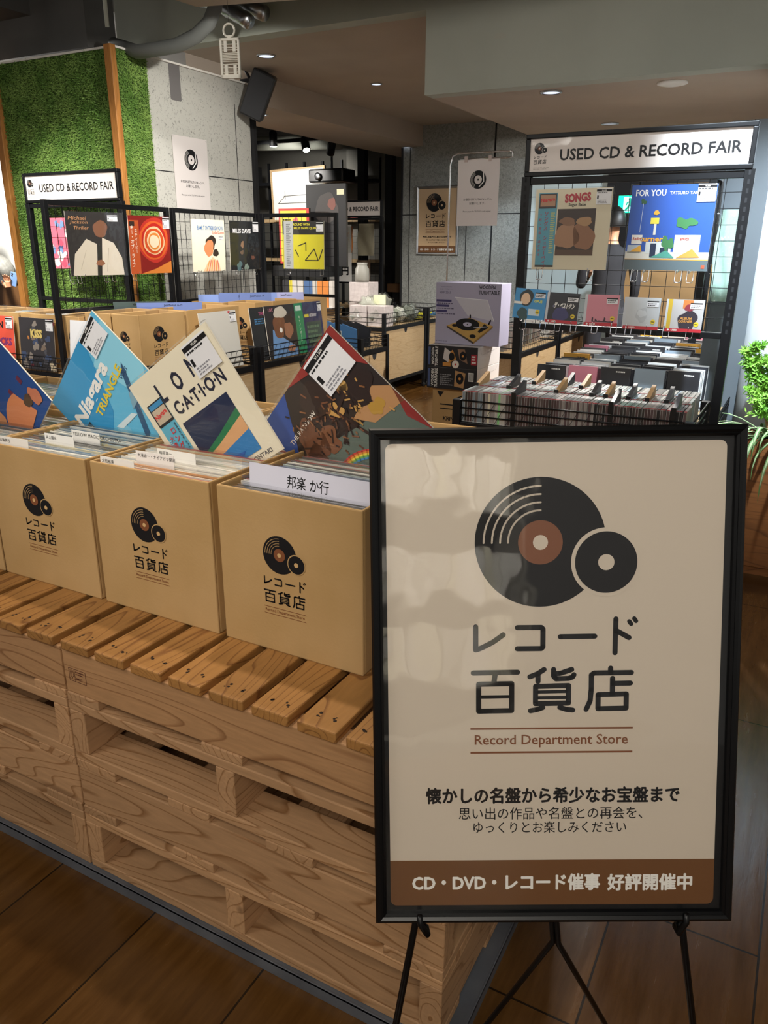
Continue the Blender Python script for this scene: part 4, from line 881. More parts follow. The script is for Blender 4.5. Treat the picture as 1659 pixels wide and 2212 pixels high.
bin_unit('oak panelled bin on black legs under the cream and black grid albums', (FX, 2.61, 0), PI/2, .90, .595, .745)
bin_unit('bin of records behind the leftmost grid post, before the turf', (-4.45, 2.10, 0), 0, 1.62, .42, .66)
bin_unit('narrow black basket bin of discs right of the front-facing grid', (-2.00, 3.69, 0), PI/2, .42, .55, .70, .09)
bin_unit('oak panelled bin full of bagged goods in the middle distance', (-2.735, 5.40, 0), PI/2, .92, .70, .685, .13)
bin_unit('oak bin beyond the bagged goods, by the concrete wall', (-2.735, 6.36, 0), PI/2, .55, .70, .685, .13)
bin_unit('oak panelled bin seen through the gap left of the sign rack posts', (-1.02, 4.2, 0), PI/2, 1.05, .60, .69, .12)
bin_unit('oak panelled bin further back, seen through the right sign rack', (-1.02, 5.28, 0), PI/2, 1.3, .60, .69, .12)

# ---- boxes and covers on the left bins
ZB = .747; Gs = 'small printed boxes on the left bins'
card_box('small printed box at the bin corner, emblem on two sides', -2.365, 1.77, ZB, .185, .335, .335, logo=(.075, .225, .026), side=(.135, .232, .040), group=Gs)
card_box('small plain box between corner box and grid post', -2.56, 1.77, ZB, .185, .335, .335, group=Gs)
card_box('small printed box just right of the leftmost grid post', -2.685, 1.74, ZB-.01, .115, .32, .322, logo=(.05, .215, .028), group=Gs)
card_box('printed box behind the plain grey cover leaning on the bin', -2.44, 2.125, ZB, .255, .45, .335, group=Gs)
card_box('printed box with readable emblem beside the laughing couple cover', -2.40, 2.735, ZB, .205, .175, .34, logo=(.088, .215, .037), group=Gs)
card_box('box behind the laughing couple cover, with blue dividers', -2.40, 2.915, ZB, .205, .27, .34, group=Gs)
card_box('last box on the bin behind the green banded cover', -2.40, 3.20, ZB, .25, .28, .335, group=Gs)
card_box('wide box further back among the blue dividers', -2.66, 2.70, ZB, .25, .40, .335, group=Gs)
for i, (x, lb) in enumerate(((-4.32, 'leftmost'), (-3.965, 'middle'), (-3.60, 'rightmost'))): card_box(f'{lb} cardboard box behind the left grid post, before the turf', x, 2.17, .662, .345, .33, .345, group='boxes before the turf')
album('plain white album leaning on the small plain box', place((-2.505, 1.72, ZB+.165), 0, .14, 0), lambda A: A.rect(0, 0, 1, 1, ink('#dcdde0'), 1), size=.26, tagpos=None, spine='#b9a98a')
album('plain pale grey album leaning on the bin box', place((-2.115, 2.315, ZB+.163), PI/2, .13, 0), lambda A: (A.rect(0, 0, 1, 1, ink('#cbc8c0'), 1), A.rect(.78, .95, .84, .99, ink('#c03038'), 2)), tagpos=(.80, .80, .18, .17))
album('dark album with pink lettering, half behind the laughing couple cover', place((-2.135, 2.78, ZB+.160), PI/2, .13, 0), lambda A: (A.rect(0, 0, 1, 1, ink('#26282c'), 1), A.text('THE', .35, .88, ink('#d0508a'), 2, h=.06), A.bars(.12, .68, .7, .8, 3, ink('#4a88b8'), 2)))
def art_couple(A): A.rect(0, 0, 1, 1, ink('#2e2a2c'), 1); A.shape([(.1, 0), (.2, .55), (.55, .35), (.95, .15), (.95, 0)], ink('#6f97c8'), 2); A.blob(.42, .62, .20, ink('#7a5038'), 3, ry=.24, seed=2); A.blob(.5, .86, .2, ink('#cfc8ba'), 4, ry=.12, seed=3); A.blob(.72, .50, .14, ink('#9a6a50'), 4, ry=.17, seed=4); A.blob(.80, .62, .16, ink('#2a2020'), 3, seed=5); A.disc(.46, .52, .05, WHITE, 5); A.blob(.75, .14, .13, ink('#b07a5c'), 4, ry=.07, seed=8); A.text('LIVE', .2, .92, ink('#d88a9a'), 5, h=.06)
album('album of a laughing bearded man hugging a child, in the basket', place((-2.118, 2.90, ZB+.163), PI/2, .13, 0), art_couple, size=.315)
album('green banded dark blue album, rightmost in the left basket', place((-2.120, 3.215, ZB+.163), PI/2, .13, 0), lambda A: (A.rect(0, 0, 1, 1, ink('#2b2f58'), 1), A.rect(0, 0, .3, 1, ink('#1f8a5c'), 2), A.vtext('キャノンボール', .15, .72, .07, WHITE, 3), A.rect(.34, .70, .5, .76, ink('#d8cf3e'), 3), A.text('ART BLAKEY', .66, .73, ink('#d8d8e0'), 3, h=.06, w=.28, bold=.03), A.rect(.38, .1, .92, .6, ink('#2f4a44'), 2), A.bars(.4, .15, .9, .55, 4, ink('#5a7a60'), 3), A.rect(.05, .85, .25, .95, ink('#cfe6d8'), 3)), tagpos=(.84, .80, .15, .17))
def kiss(A):
    art_mix(['#2e2b30', '#4a4a52', '#7a6a5c', '#c07a3c', '#3c4a6a', '#8a8078', '#6a2a34', '#d8c8a8'], None, 11)(A); A.text('KISS', .50, .70, ink('#d8c070'), 7, h=.17, w=.34, bold=.06)
album('dark crowded album cover leaning before the turf boxes', place((-3.43, 2.135, .662+.165), 0, .08, 0), kiss, tagpos=(.79, .77, .2, .21))
album('salmon red album half cut by the left photo edge, next to the dark crowded one', place((-3.80, 2.135, .662+.165), 0, .08, 0), lambda A: (A.rect(0, 0, 1, 1, ink('#e0523c'), 1), A.text('IN', .6, .82, INK, 2, h=.14, bold=.05), A.text('ROCKS', .62, .5, ink('#7a2a6a'), 2, h=.16, w=.6, bold=.05)), tagpos=(.78, .76, .2, .22))
# divider sheets
def sheet(label, loc, yaw, w, h, col, body=None, clear=False, lean=0):
    m = MB(); m.box(0, w, -.001, .001, 0, h, col if not clear else ACRYL)
    if body: A = Art((0, -.0012, 0), eps=.0004); A.text(body, w*.55, h*.75, INK, 1, h=.016, bold=.01); m.add(A.v, A.f, INK)
    o = m.build('divider_sheet', None, loc, (lean, 0, yaw)); return tag(o, label, 'divider sheet')
DB = ink('#7f96cf', .5); DB2 = ink('#6a7db4', .5); DGN = ink('#4a5a58', .5)
sheet('dark green divider sheet at the left of the bin tops', (-2.70, 2.10, ZB+.30), .9, .30, .062, DGN, 'World Music'); sheet('slate blue divider sheet right of the dark green one', (-2.58, 2.16, ZB+.30), .75, .36, .058, DB2, 'Jazz/Fusion A-カ')
for i, (x, y, w, c_, b_) in enumerate(((-2.62, 2.72, .30, DB, 'Jazz'), (-2.52, 2.80, .30, DB2, 'Jazz/Fusion サ'), (-2.60, 2.95, .34, DB, 'Jazz/Fusion'), (-2.42, 2.88, .20, DB2, 'Jazz/Fusion ナ'), (-2.42, 3.14, .26, ink('#a9add8', .5), 'Jazz/Fusion'))): sheet('light blue divider sheet number row above the readable emblem box'.replace('number row', ['tallest leftmost', 'lower left', 'rear centre', 'small front centre', 'pale violet right'][i]), (x, y, ZB+.30), .78, w, .075+.01*(i % 2), c_, b_)
for i, (x, y) in enumerate(((-4.2, 2.24), (-3.9, 2.28), (-3.62, 2.25))): sheet(['leftmost', 'middle', 'rightmost'][i]+' clear divider sheet over the turf boxes', (x, y, .662+.30), .1, .34, .075, None, None, True)
for i, (x, y) in enumerate(((-2.66, 1.80), (-2.50, 1.95))): sheet(['near', 'far'][i]+' clear divider sheet in the small boxes behind the grid post', (x, y, ZB+.27), .35, .28, .085, None, None, True)
Gl = 'records in the turf boxes'
for x in (-4.32, -3.965, -3.60): fill_box(x, 2.17, .345, .33, 10, .664, 'sleeved record filed in the cardboard boxes before the turf', Gl, [0, 4, 3, 11], ya=.03, yb=.29)

# ---- discs in the right wire bin
def cd_proto(spine, case, red=True, bright=False):
    m = MB(); m.box(-.0050, .0050, 0, .142, 0, .125, ink(case, .25)); m.box(-.0046, .0046, -.0006, 0, .004, .121, ink(spine, .35)); m.box(-.0052, -.0044, -.001, .0, 0, .125, ink('#c8c8c6', .2))
    if red: m.box(-.0050, .0050, -.0008, .003, .1235, .1258, ink('#b0303c', .4))
    return m.build('compact_disc_case')
CP = [cd_proto(*a) for a in (('#3a3634', '#a9aaa8'), ('#6d6260', '#8d8a88'), ('#98908c', '#b9b8b4'), ('#4d3c3c', '#9c9694'), ('#b8b2aa', '#c9c9c6'), ('#2b2a2c', '#7d7f80'), ('#5c4a4c', '#b4a9a6'), ('#7e8a92', '#c2cccc'), ('#8fd08a', '#9fc49a'), ('#d9d2b8', '#b9b4a4'), ('#5a84a8', '#a9bccc'), ('#5a4e4c', '#8a8886'))]
CU = [False]*len(CP)
def put_cd(i, x, y, z, label, group, lean=0):
    if not CU[i]: o = CP[i]; CU[i] = True
    else: o = dup(CP[i])
    o.location = (x, y, z); o.rotation_euler = (0, lean, random.gauss(0, .01)); return tag(o, label, 'CD case', group)
ZC0 = .742; CBX, CBW = -.425, .885
cdbin = bin_unit('black wire bin packed with CDs below the right sign rack', (CBX-.02, 1.735, 0), 0, CBW+.04, .485, ZC0-.002, .092)
rows = ['front', 'second', 'third']
for r_ in range(3):
    y = 1.752+.150*r_; x = CBX+.022
    while x < CBX+CBW-.02:
        c_ = x-CBX
        if r_ == 0 and abs(c_-.172) < .006: i = 8; lb = 'CD with light green spine in front row of wire bin'
        elif r_ == 0 and abs(c_-.128) < .006: i = 9; lb = 'CD with cream spine in front row of wire bin'
        else:
            i = random.choice([0, 1, 2, 4, 3, 7] if c_ < .24 else ([0, 3, 6, 11, 3, 0] if c_ < .42 else ([1, 2, 6, 1] if c_ < .55 else [0, 3, 5, 11, 6]))) if r_ == 0 else random.choice([0, 1, 2, 3, 4, 5, 6, 7, 10, 11, 4, 2])
            lb = f'used CD case standing in the {rows[r_]} row of the black wire bin'
        put_cd(i, x, y, ZC0, lb, None if i in (8, 9) and r_ == 0 else f'CDs in the {rows[r_]} row of the wire bin', random.gauss(0, .012)); x += .0108 if r_ == 0 else .0118
KR = ink('#b58f5c', .6)
def plate(label, x, y, z, kraft, L=.13, th=.016, h=.150, yaw=0):
    t = MB(); t.add([(-th/2, 0, 0), (th/2, 0, 0), (th/2, L, 0), (-th/2, L, 0), (-th/2, 0, h-.028), (th/2, 0, h-.028), (th/2, L, h+.01), (-th/2, L, h+.01)], [(0,3,2,1), (4,5,6,7), (1,2,6,5), (2,3,7,6), (3,0,4,7)], KR if kraft else ink('#37373a', .45)); t.add([(-th/2, 0, 0), (th/2, 0, 0), (th/2, 0, h-.028), (-th/2, 0, h-.028)], [(0,1,2,3)], BLACKP)
    t.box(-th/2-.001, th/2+.001, -.004, .0, h-.065, h-.020, BLACKP)
    o = t.build('index_plate', None, (x, y, z), (0, 0, yaw), bevel=.001); return tag(o, label, 'index plate')
for k, (c_, r_, kr, lb) in enumerate(((.02, 1, 1, 'kraft topped index plate at the left end of the wire bin'), (.16, 1, 0, 'black index plate over the second row, left part of bin'), (.235, 0, 0, 'black index plate in front row right of the green spine'), (.22, 2, 1, 'kraft topped index plate in third row, left part of bin'),
    (.36, 1, 1, 'kraft topped index plate in second row near bin centre'), (.35, 2, 0, 'black index plate in third row near bin centre'), (.42, 2, 1, 'kraft topped index plate in third row behind the centre'), (.50, 1, 0, 'black index plate in second row right of centre'), (.555, 1, 1, 'kraft topped index plate in second row right of centre'),
    (.61, 0, 0, 'tall black index plate in the front row, right of centre'), (.64, 1, 0, 'black index plate in second row, third from right'), (.71, 1, 1, 'kraft topped index plate in second row, second from right'), (.78, 1, 0, 'black index plate in second row at the far right'), (.83, 0, 0, 'black index plate at the right end of the front row'))):
    plate(lb, CBX+c_, 1.748+.150*r_-.006, ZC0, kr, h=.158)

# ---- DVD cases standing in the long bin behind the rack
bin_unit('long low bin of DVD cases running back behind the right sign rack', (-.36, 2.42, 0), 0, .86, 2.5, .68, .05, panel=True, hatch=False)
DV = [('#2a2a2e', '#3a3a3e'), ('#cfd2d4', '#b9bcc0'), ('#26282e', '#44464a'), ('#d8a23c', '#c98f2c'), ('#e6e6e4', '#c9c9c8'), ('#33343a', '#202126'), ('#d8889c', '#c87a8c'), ('#8a9aa8', '#6a7884'), ('#c8c4bc', '#8a8c8c')]
def dvd_proto(i):
    m = MB(); m.box(-.068, .068, 0, .0145, 0, .190, ink(DV[i][1], .3)); a = Art((-.068, -.0002, 0), eps=.0003); a.rect(.002, .002, .134, .188, ink(DV[i][0], .3), 1)
    if i in (0, 2, 5, 3): a.bars(.07, .166, .12, .178, 1, WHITE if i != 3 else INK, 2, i)
    for mt in a.mats: pass
    o = len(m.v); k0 = [m.m(x) for x in a.mats]; m.v += [tuple(p) for p in a.v]; m.f += [tuple(j+o for j in f) for f in a.f]; m.mi += [k0[x] for x in a.mi]; m.sm += a.sm
    return m.build('dvd_case', bevel=0)
DP = [dvd_proto(i) for i in range(len(DV))]; DU = [False]*len(DV)
for c_ in range(5):
    x = -.275+.148*c_; y = 2.50+.02*c_; k = 0; cn = ['leftmost', 'second', 'middle', 'fourth', 'rightmost'][c_]
    while y < 4.8:
        i = random.choice([0, 2, 5, 1, 4, 8, 0, 2] if k % 7 else [3, 6, 0, 3, 7]); dz = .012*(k % 7 == 0)+random.uniform(-.004, .004)
        if DU[i]: o = dup(DP[i])
        else: o = DP[i]; DU[i] = True
        o.location = (x, y, .684+dz); o.rotation_euler = (-.10+random.gauss(0, .03), 0, 0); tag(o, f'DVD case standing in the {cn} column behind the sign rack', 'DVD case', f'DVDs in the {cn} column'); y += random.choice([.05, .06, .08]); k += 1

# ---- discs in the narrow bin and right bins (small in the picture)
for k in range(30):
    put_cd(random.randrange(8), -2.50+.15*(k // 10), 3.73+.034*(k % 10), .705, 'CD case in the narrow basket bin right of the grid', 'CDs in the narrow basket bin').rotation_euler = (0, 0, PI/2)
for k in range(6): 
    o = plate(['blue', 'second blue', 'third blue', 'black', 'second black', 'third black'][k]+' index plate standing in the narrow basket bin', -2.06-.05*(k % 3)*2, 3.74+.06*k, .705, 0, yaw=PI/2, h=.17)
    if k < 3: o.data.materials[0] = ink('#4d7fb5', .5)
for b_, (y0, n) in enumerate(((4.26, 26), (5.36, 26))):
    for k in range(n): put_cd(random.randrange(8), -1.14-.16*(k // 13), y0+.07*(k % 13), .695, f'CD case in the {"nearer" if b_ == 0 else "farther"} oak bin seen through the right rack', f'CDs in the {"nearer" if b_ == 0 else "farther"} oak bin').rotation_euler = (0, 0, PI/2)
# ================================================================== turntable cartons left of the right rack
m = MB(); m.box(0, .37, 0, .38, 0, .622, CARD); o = m.build('carton', None, (-1.145, 3.06, 0), bevel=.004); tag(o, 'tall brown carton on the floor under the black turntable boxes', 'carton')
a = Art((0, 0, 0), eps=.0005); a.text('KRP-206S', .14, .44, INK, 1, h=.026, bold=.03); a.text('レコードプレーヤー', .15, .40, INK, 1, h=.018)
for q in ((.05, .52, .16, .527), (.05, .495, .14, .501)): b = Art((0, 0, 0), eps=.0005); b.rect(*q, INK, 1); b.build('printed_line', o)
a.build('carton_lettering', o); b = Art((0, 0, 0), eps=.0005); b.shape([(.03, .60), (.075, .60), (.05, .565)], INK, 1); b.build('printed_arrow', o)
def tt_box(label, z, h, kind, rot=0):
    m = MB(); m.box(0, .315, 0, .36, 0, h, mat('white_carton', '#d8d3d2', .55)); o = m.build('turntable_box', None, (-1.165, 3.02, z), (0, 0, rot), bevel=.002); tag(o, label, 'product box')
    a = Art((0, 0, 0), eps=.0006); a.rect(0, 0, .315, h, ink('#1d1c1f', .35), 1); a.rect(.005, .01, .02, h-.01, ink('#4a5a86'), 2)
    a.text('WOODEN', .035, h/2, WHITE, 3, h=.016, w=h*.8, bold=.02, rot=PI/2); a.text('TURNTABLE', .058, h/2, WHITE, 3, h=.018, w=h*.9, bold=.02, rot=PI/2)
    if kind == 0:
        a.shape([(.10, .05), (.135, .03), (.15, .09), (.11, .115)], ink('#cfc8c4'), 3); a.shape([(.135, .03), (.185, .05), (.16, .105), (.145, .09)], ink('#c98a3c'), 4); a.disc(.155, .065, .018, INK, 5, 20, .024); a.shape([(.205, .05), (.255, .03), (.235, .11), (.19, .11)], ink('#8a6a52'), 3); a.disc(.225, .072, .02, INK, 4, 20, .026); a.disc(.225, .072, .007, ink('#d08a3c'), 5, 14)
        a.rect(.10, .008, .15, .03, ink('#c98a3c'), 3); a.disc(.18, .022, .022, ink('#e6dcd0'), 4, 20); a.disc(.18, .022, .006, ink('#c03030'), 5, 10); a.rect(.275, .025, .31, .085, ink('#a02030'), 3); a.bars(.28, .03, .305, .08, 3, WHITE, 4)
    else:
        a.shape([(.175, .02), (.235, .012), (.245, .10), (.18, .112)], ink('#b58a5a'), 3); a.disc(.21, .066, .024, INK, 4, 20, .032); a.disc(.21, .066, .008, ink('#d08a3c'), 5, 12); a.bars(.085, .02, .165, .09, 6, mat('grey_print2', '#8a8a8c', .5), 3); a.rect(.262, .055, .295, .105, WHITE, 3)
        for k in range(9): a.rect(.265+.0032*k, .06, .2666+.0032*k, .10, INK, 4)
    a.build('box_print', o)
    b = Art((.315, 0, 0), (0,1,0), (0,0,1), (1,0,0), .0006); b.stroke([(.03, h*.95), (.06, h*.62), (.30, h*.72), (.33, h*.95)], .0012, mat('fold_grey', '#9a9494', .6), 1, False); b.build('flap_crease', o)
tt_box('lower black sided turntable box on the brown carton', .624, .124, 1); tt_box('upper black sided turntable box with product pictures on its side', .749, .124, 0)
o = MB().box(0, .40, 0, .16, 0, .345, mat('lilac_carton', '#aaa6bd', .5)).build('turntable_box', None, (-1.158, 3.10, .875), (0, 0, -.0), bevel=.002); tag(o, 'upright lilac turntable box with large product picture, topmost of the box stack', 'product box')
a = Art((0, 0, 0), eps=.0006); a.text('WOODEN', .315, .325, INK, 1, w=.098, h=.020, bold=.02); a.text('TURNTABLE', .328, .296, INK, 1, w=.125, h=.021, bold=.02); a.text('WOODEN TURNTABLE', .065, .322, ink('#55506a'), 1, w=.07); a.text('レコードプレーヤー', .068, .308, ink('#55506a'), 1, w=.08); a.text('KRP-206S', .06, .290, ink('#55506a'), 1, w=.07)
for k, y in enumerate((.238, .210, .180)): a.rect(.005, y, .10-.014*k, y+.012, ink('#3a3468'), 1); a.bars(.01, y-.014, .13, y-.004, 1, ink('#4a4560'), 1, k)
LID = ink('#c4c2cc', .3); a.shape([(.12, .265), (.32, .255), (.365, .14), (.205, .165)], LID, 1); a.stroke([(.12, .265), (.32, .255), (.365, .14)], .004, ink('#e0dfe6'), 2)
a.shape([(.075, .105), (.215, .155), (.36, .115), (.245, .02)], ink('#c09a52'), 3); a.shape([(.075, .105), (.245, .02), (.245, .008), (.075, .095)], ink('#3a3028'), 4); a.shape([(.245, .02), (.36, .115), (.36, .105), (.245, .008)], ink('#8f6f38'), 4)
a.disc(.205, .117, .073, INK, 5, 36, .034); a.disc(.205, .117, .027, ink('#b9b6cc'), 6, 24, .0125); a.disc(.205, .117, .004, INK, 7, 8); a.disc(.24, .052, .020, INK, 6, 20, .011); a.shape([(.27, .08), (.31, .125), (.335, .105), (.28, .072)], INK, 6); a.disc(.125, .108, .016, INK, 6, 16, .008); a.stroke([(.22, .155), (.22, .17)], .008, INK, 5); a.stroke([(.335, .125), (.345, .145)], .008, INK, 5); a.stroke([(.245, .10), (.33, .11)], .004, ink('#b9b9c0'), 7)
a.bars(.005, .012, .09, .018, 1, ink('#6a6580'), 1); a.build('box_print', o)

# ---- notice sheets
def notice(A, w, h):
    s = w/.29; A.rect(0, 0, w, h, mat('notice_paper', '#d9d2d0', .55), 1); cx, cy = w/2, h*.70
    A.disc(cx, cy, .056*s, INK, 2, 40)
    for r in (.05, .044, .038): A.arc(cx, cy, r*s, 120, 240, .0016*s, WHITE, 3)
    A.disc(cx, cy, .026*s, mat('notice_paper', '#d9d2d0', .55), 3, 30); A.disc(cx, cy, .006*s, INK, 4, 12); A.stroke([(cx+.036*s, cy+.04*s), (cx+.040*s, cy-.012*s), (cx+.008*s, cy-.044*s)], .006*s, WHITE, 4)
    A.text('お会計はTSUTAYAレジへ', cx, h*.405, INK, 2, w=.20*s, bold=.004); A.text('お願いします。', cx, h*.345, INK, 2, w=.115*s, bold=.004); A.text('Please pay at the TSUTAYA cash register.', cx, h*.22, INK, 2, w=.20*s)
t = thing('notice_sheet', 'white checkout notice hung from the bent metal stand in mid-air', 'notice', (-1.455, 4.05, 1.548), (0, 0, .0))
a = Art(eps=.0006); a.box(0, .293, -.0006, .0006, 0, .41, PAPER); a.o = Vector((0, -.0006, 0)); notice(a, .293, .41); a.build('paper_sheet', t)
for x in (.055, .225): m = MB(); m.box(x-.010, x+.010, -.006, .006, .395, .432, mat('clear_clip', '#b9aaa4', .3)); m.build('clip', t)
m = MB(); m.tube([(-1.52, 4.055, .02), (-1.515, 4.055, 1.93), (-1.50, 4.055, 1.985), (-1.46, 4.055, 2.0), (-1.10, 4.055, 2.0), (-1.08, 4.055, 1.995), (-1.08, 4.055, 1.965), (-1.10, 4.055, 1.962), (-1.44, 4.055, 1.962)], .0055, CHROME, 8); m.lathe([(.12, 0), (.12, .012), (.02, .02)], CHROME, 32, (-1.52, 4.055, 0))
tag(m.build('notice_stand'), 'bent chrome pole stand carrying the white checkout notice', 'stand')
t = thing('notice_sheet', 'white checkout notice with black disc drawing, on the bare concrete pillar', 'notice', (-3.218, 3.245, 1.64), (0, 0, PI/2))
a = Art((0, -.001, 0), eps=.0008); a.box(0, .352, 0, .0006, 0, .482, PAPER); notice(a, .352, .482); a.build('paper_sheet', t)
for x in (.012, .34): m = MB(); m.lathe([(.004, 0), (.003, .003)], CHROME, 8, (x, 0, .47)); m.build('pin', t)
# small framed poster on the far concrete wall
t = thing('wall_poster', 'small silver framed record fair poster on the far concrete wall', 'poster', (-3.20, 6.985, 1.325)); w, h = .50, .70
moulding(w, h, .026, .02, ALU).build('frame', t)
a = Art((0, 0, 0), eps=.0012); a.rect(.02, .02, w-.02, h-.02, mat('poster_tan', '#c9a982', .5), 1); a.rect(.024, .024, w-.024, .095, BROWN, 2); emblem(a, .21, .535, .092, mat('poster_tan', '#c9a982', .5), L=3, n=32, tag=True); a.text('CD・DVD・レコード催事 好評開催中', w/2, .058, WHITE, 3, w=.40, bold=.02); a.text('懐かしの名盤から希少なお宝盤まで', w/2, .185, INK, 3, w=.34, bold=.03); a.text('思い出の作品や名盤との再会を、', w/2, .155, INK, 3, w=.25); a.text('ゆっくりとお楽しみください', w/2, .13, INK, 3, w=.21); a.build('poster_sheet', t)
m = MB(); m.add([(.022, -.004, .022), (w-.022, -.004, .022), (w-.022, -.004, h-.022), (.022, -.004, h-.022)], [(0,1,2,3)], glass_mat('poster_glass', rough=.04)); m.build('clear_cover', t)

# ================================================================== far left area
PB = mat('far_paper', '#e6e2dc', .6)
rk3 = sign_rack('sign_rack', 'distant black rack with record fair sign behind the bagged goods', (-4.40, 6.95, 0), .0, .80, 1.72, 1.90, 1.0, slots=False, zfoot=.02)
def garment(label, x, z, w, h, col, y=6.88): 
    m = MB(); nx, nz = 6, 8; vs = [(-w/2+w*i/nx+.006*math.sin(j), -.012*math.sin(i*1.3+j*.7)-.01, h*j/nz) for j in range(nz+1) for i in range(nx+1)]
    fs = [(j*(nx+1)+i, j*(nx+1)+i+1, (j+1)*(nx+1)+i+1, (j+1)*(nx+1)+i) for j in range(nz) for i in range(nx)]
    m.add(vs, fs, col, True); m.add([(x_, y_+.015, z_) for x_, y_, z_ in vs], [tuple(reversed(f)) for f in fs], col, True); o = m.build('shopping_bag', None, (x, y, z)); b = MB(); b.add([(-w/2-.01, -.03, 0), (w/2+.01, -.03, 0), (w/2+.01, -.03, h), (-w/2-.01, -.03, h)], [(0,1,2,3)], BAG); b.build('plastic_outer', o); return tag(o, label, 'bagged cloth')
garment('beige folded shirt in clear bag hanging on the distant sign rack', -3.78, 1.31, .20, .34, ink('#a89c84', .8)); garment('orange patterned cloth hanging beside the beige bagged shirt', -4.00, 1.34, .08, .28, ink('#d9853c', .8)); garment('clear bag of brown goods hanging below the beige shirt', -3.82, 1.0, .18, .26, ink('#6a5442', .8))
a = Art((0, 0, 0), eps=.001); a.rect(.02, .30, .25, .36, ink('#b02a38'), 1); a.text('SALE', .14, .33, WHITE, 2, h=.04, bold=.03); a.text('レコード', .15, .45, INK, 1, w=.2, bold=.02); a.text('50円', .16, .12, INK, 1, w=.2, bold=.03); a.bars(.04, .2, .26, .26, 2, INK, 1)
mm = MB(); mm.box(0, .30, 0, .002, 0, .62, PB); o = mm.build('price_poster', None, (-4.26, 6.86, 1.02)); tag(o, 'grey price poster with red band hanging under the distant rack sign', 'poster'); a.build('poster_print', o)
# white framed drawing board far behind
t = thing('framed_board', 'large white board in pale wooden frame, far behind the yellow album', 'framed board', (-6.06, 8.30, 1.75), (0, -.035, 0)); m = MB(); w, h = .84, .62
m.box(0, w, 0, .03, 0, h, mat('board_white', '#e4e2dc', .6)); m.build('board', t)
m = MB(); m.box(-.025, 0, -.01, .03, -.025, h+.025, OAK); m.box(w, w+.025, -.01, .03, -.025, h+.025, OAK); m.box(0, w, -.01, .03, h, h+.025, OAK); m.box(0, w, -.01, .03, -.025, 0, OAK); m.build('frame', t)
a = Art((0, -.001, 0), eps=.001)
for p in ([(.18, .30), (.66, .30)], [(.20, .26), (.20, .36)], [(.66, .26), (.66, .37)], [(.20, .30), (.08, .21), (.60, .20), (.64, .26)]): a.stroke(p, .008, ink('#4a4a46'), 1)
a.build('line_drawing', t)
# tall open shelving
t = thing('shelf_unit', 'tall black open shelving with pale wood shelves far behind the grid panels', 'shelving', (-6.9, 8.5, 0)); 
for i in range(9): m = MB(); x = .30*i; m.box(x, x+.03, 0, .03, 0, 2.5, BLACK); m.build('upright', t)
for z in (.6, 1.2, 1.72, 2.2): m = MB(); m.box(0, 2.43, -.16, .22, z, z+.04, OAK if z != 2.2 else BLACK); m.build('shelf', t)
for i, (x, z, w, c_) in enumerate(((-6.72, 2.245, .5, '#1a1a1c'), (-5.1, 1.765, .34, '#6a4a34'), (-4.78, 1.765, .22, '#8a3a34'))): m = MB(); m.box(-w/2, w/2, -.1, .1, 0, .14 if i else .22, ink(c_)); tag(m.build('storage_crate', None, (x, 8.5, z), bevel=.006), ['black storage crate high on the far shelving', 'brown crate on the far shelf behind the projector', 'small reddish crate on the far shelf behind the black pole'][i], 'crate')
o = MB().box(-.26, .26, -.16, .16, -.08, .08, BLACKP).build('projector', None, (-4.95, 8.05, 2.26), bevel=.02); tag(o, 'black projector hanging in front of the far shelving', 'projector'); m = MB(); m.lathe([(.04, 0), (.045, .03), (.03, .035)], CHROME, 20, (0, 0, 0)); m.v = [(v[0]-.10, -.16-v[2], v[1]-.01) for v in m.v]; m.build('lens', o); m = MB(); m.tube([(0, 0, .08), (0, 0, .68)], .015, BLACK, 8); m.build('ceiling_mount', o)
for x, lb in ((-4.52, 'left black steel post behind the projector'), (-4.12, 'right black steel post at the end of the far shelving')): tag(MB().box(-.05, .05, -.05, .05, 0, 2.95, BLACK).build('steel_post', None, (x, 8.1, 0)), lb, 'post')
# goods seen through the front-facing grid
def poster_box(label, x, y, z, w, h, f): o = MB().box(0, w, 0, .03, 0, h, ink('#3a3733')).build('display_poster', None, (x, y, z)); a = Art((0, 0, 0), eps=.001); f(a, w, h); a.build('poster_print', o); tag(o, label, 'poster')
poster_box('yellow poster with red border behind the front-facing grid', -4.05, 5.6, 1.24, .36, .52, lambda a, w, h: (a.rect(0, 0, w, h, ink('#c8342c'), 1), a.rect(.02, .02, w-.03, h-.02, ink('#ddd03a'), 2), a.blob(.2, .34, .05, ink('#d8606a'), 3, ry=.1, seed=3), a.rect(.04, .04, .12, .12, ink('#6a4a2c'), 3), a.bars(.05, .4, .18, .46, 2, INK, 3)))
poster_box('dark portrait poster standing above the front-facing grid', -3.80, 5.72, 1.221, .46, .76, lambda a, w, h: (a.rect(0, 0, w, h, ink('#141315'), 1), a.blob(.24, .54, .12, ink('#3f3a38'), 2, ry=.15, seed=3), a.blob(.3, .58, .05, ink('#7a4a40'), 3, seed=6), a.rect(.36, .66, .44, .71, ink('#d9d4b0'), 3)))
tag(MB().box(0, .62, 0, .34, 0, .10, BLACKP).build('low_shelf', None, (-4.15, 5.6, 1.12)), 'black low shelf carrying the posters behind the front-facing grid', 'shelf')
tag(MB().box(0, .66, 0, .34, 0, .72, OAK).build('counter', None, (-4.15, 5.65, 0)), 'pale wood counter behind the front-facing grid', 'counter')
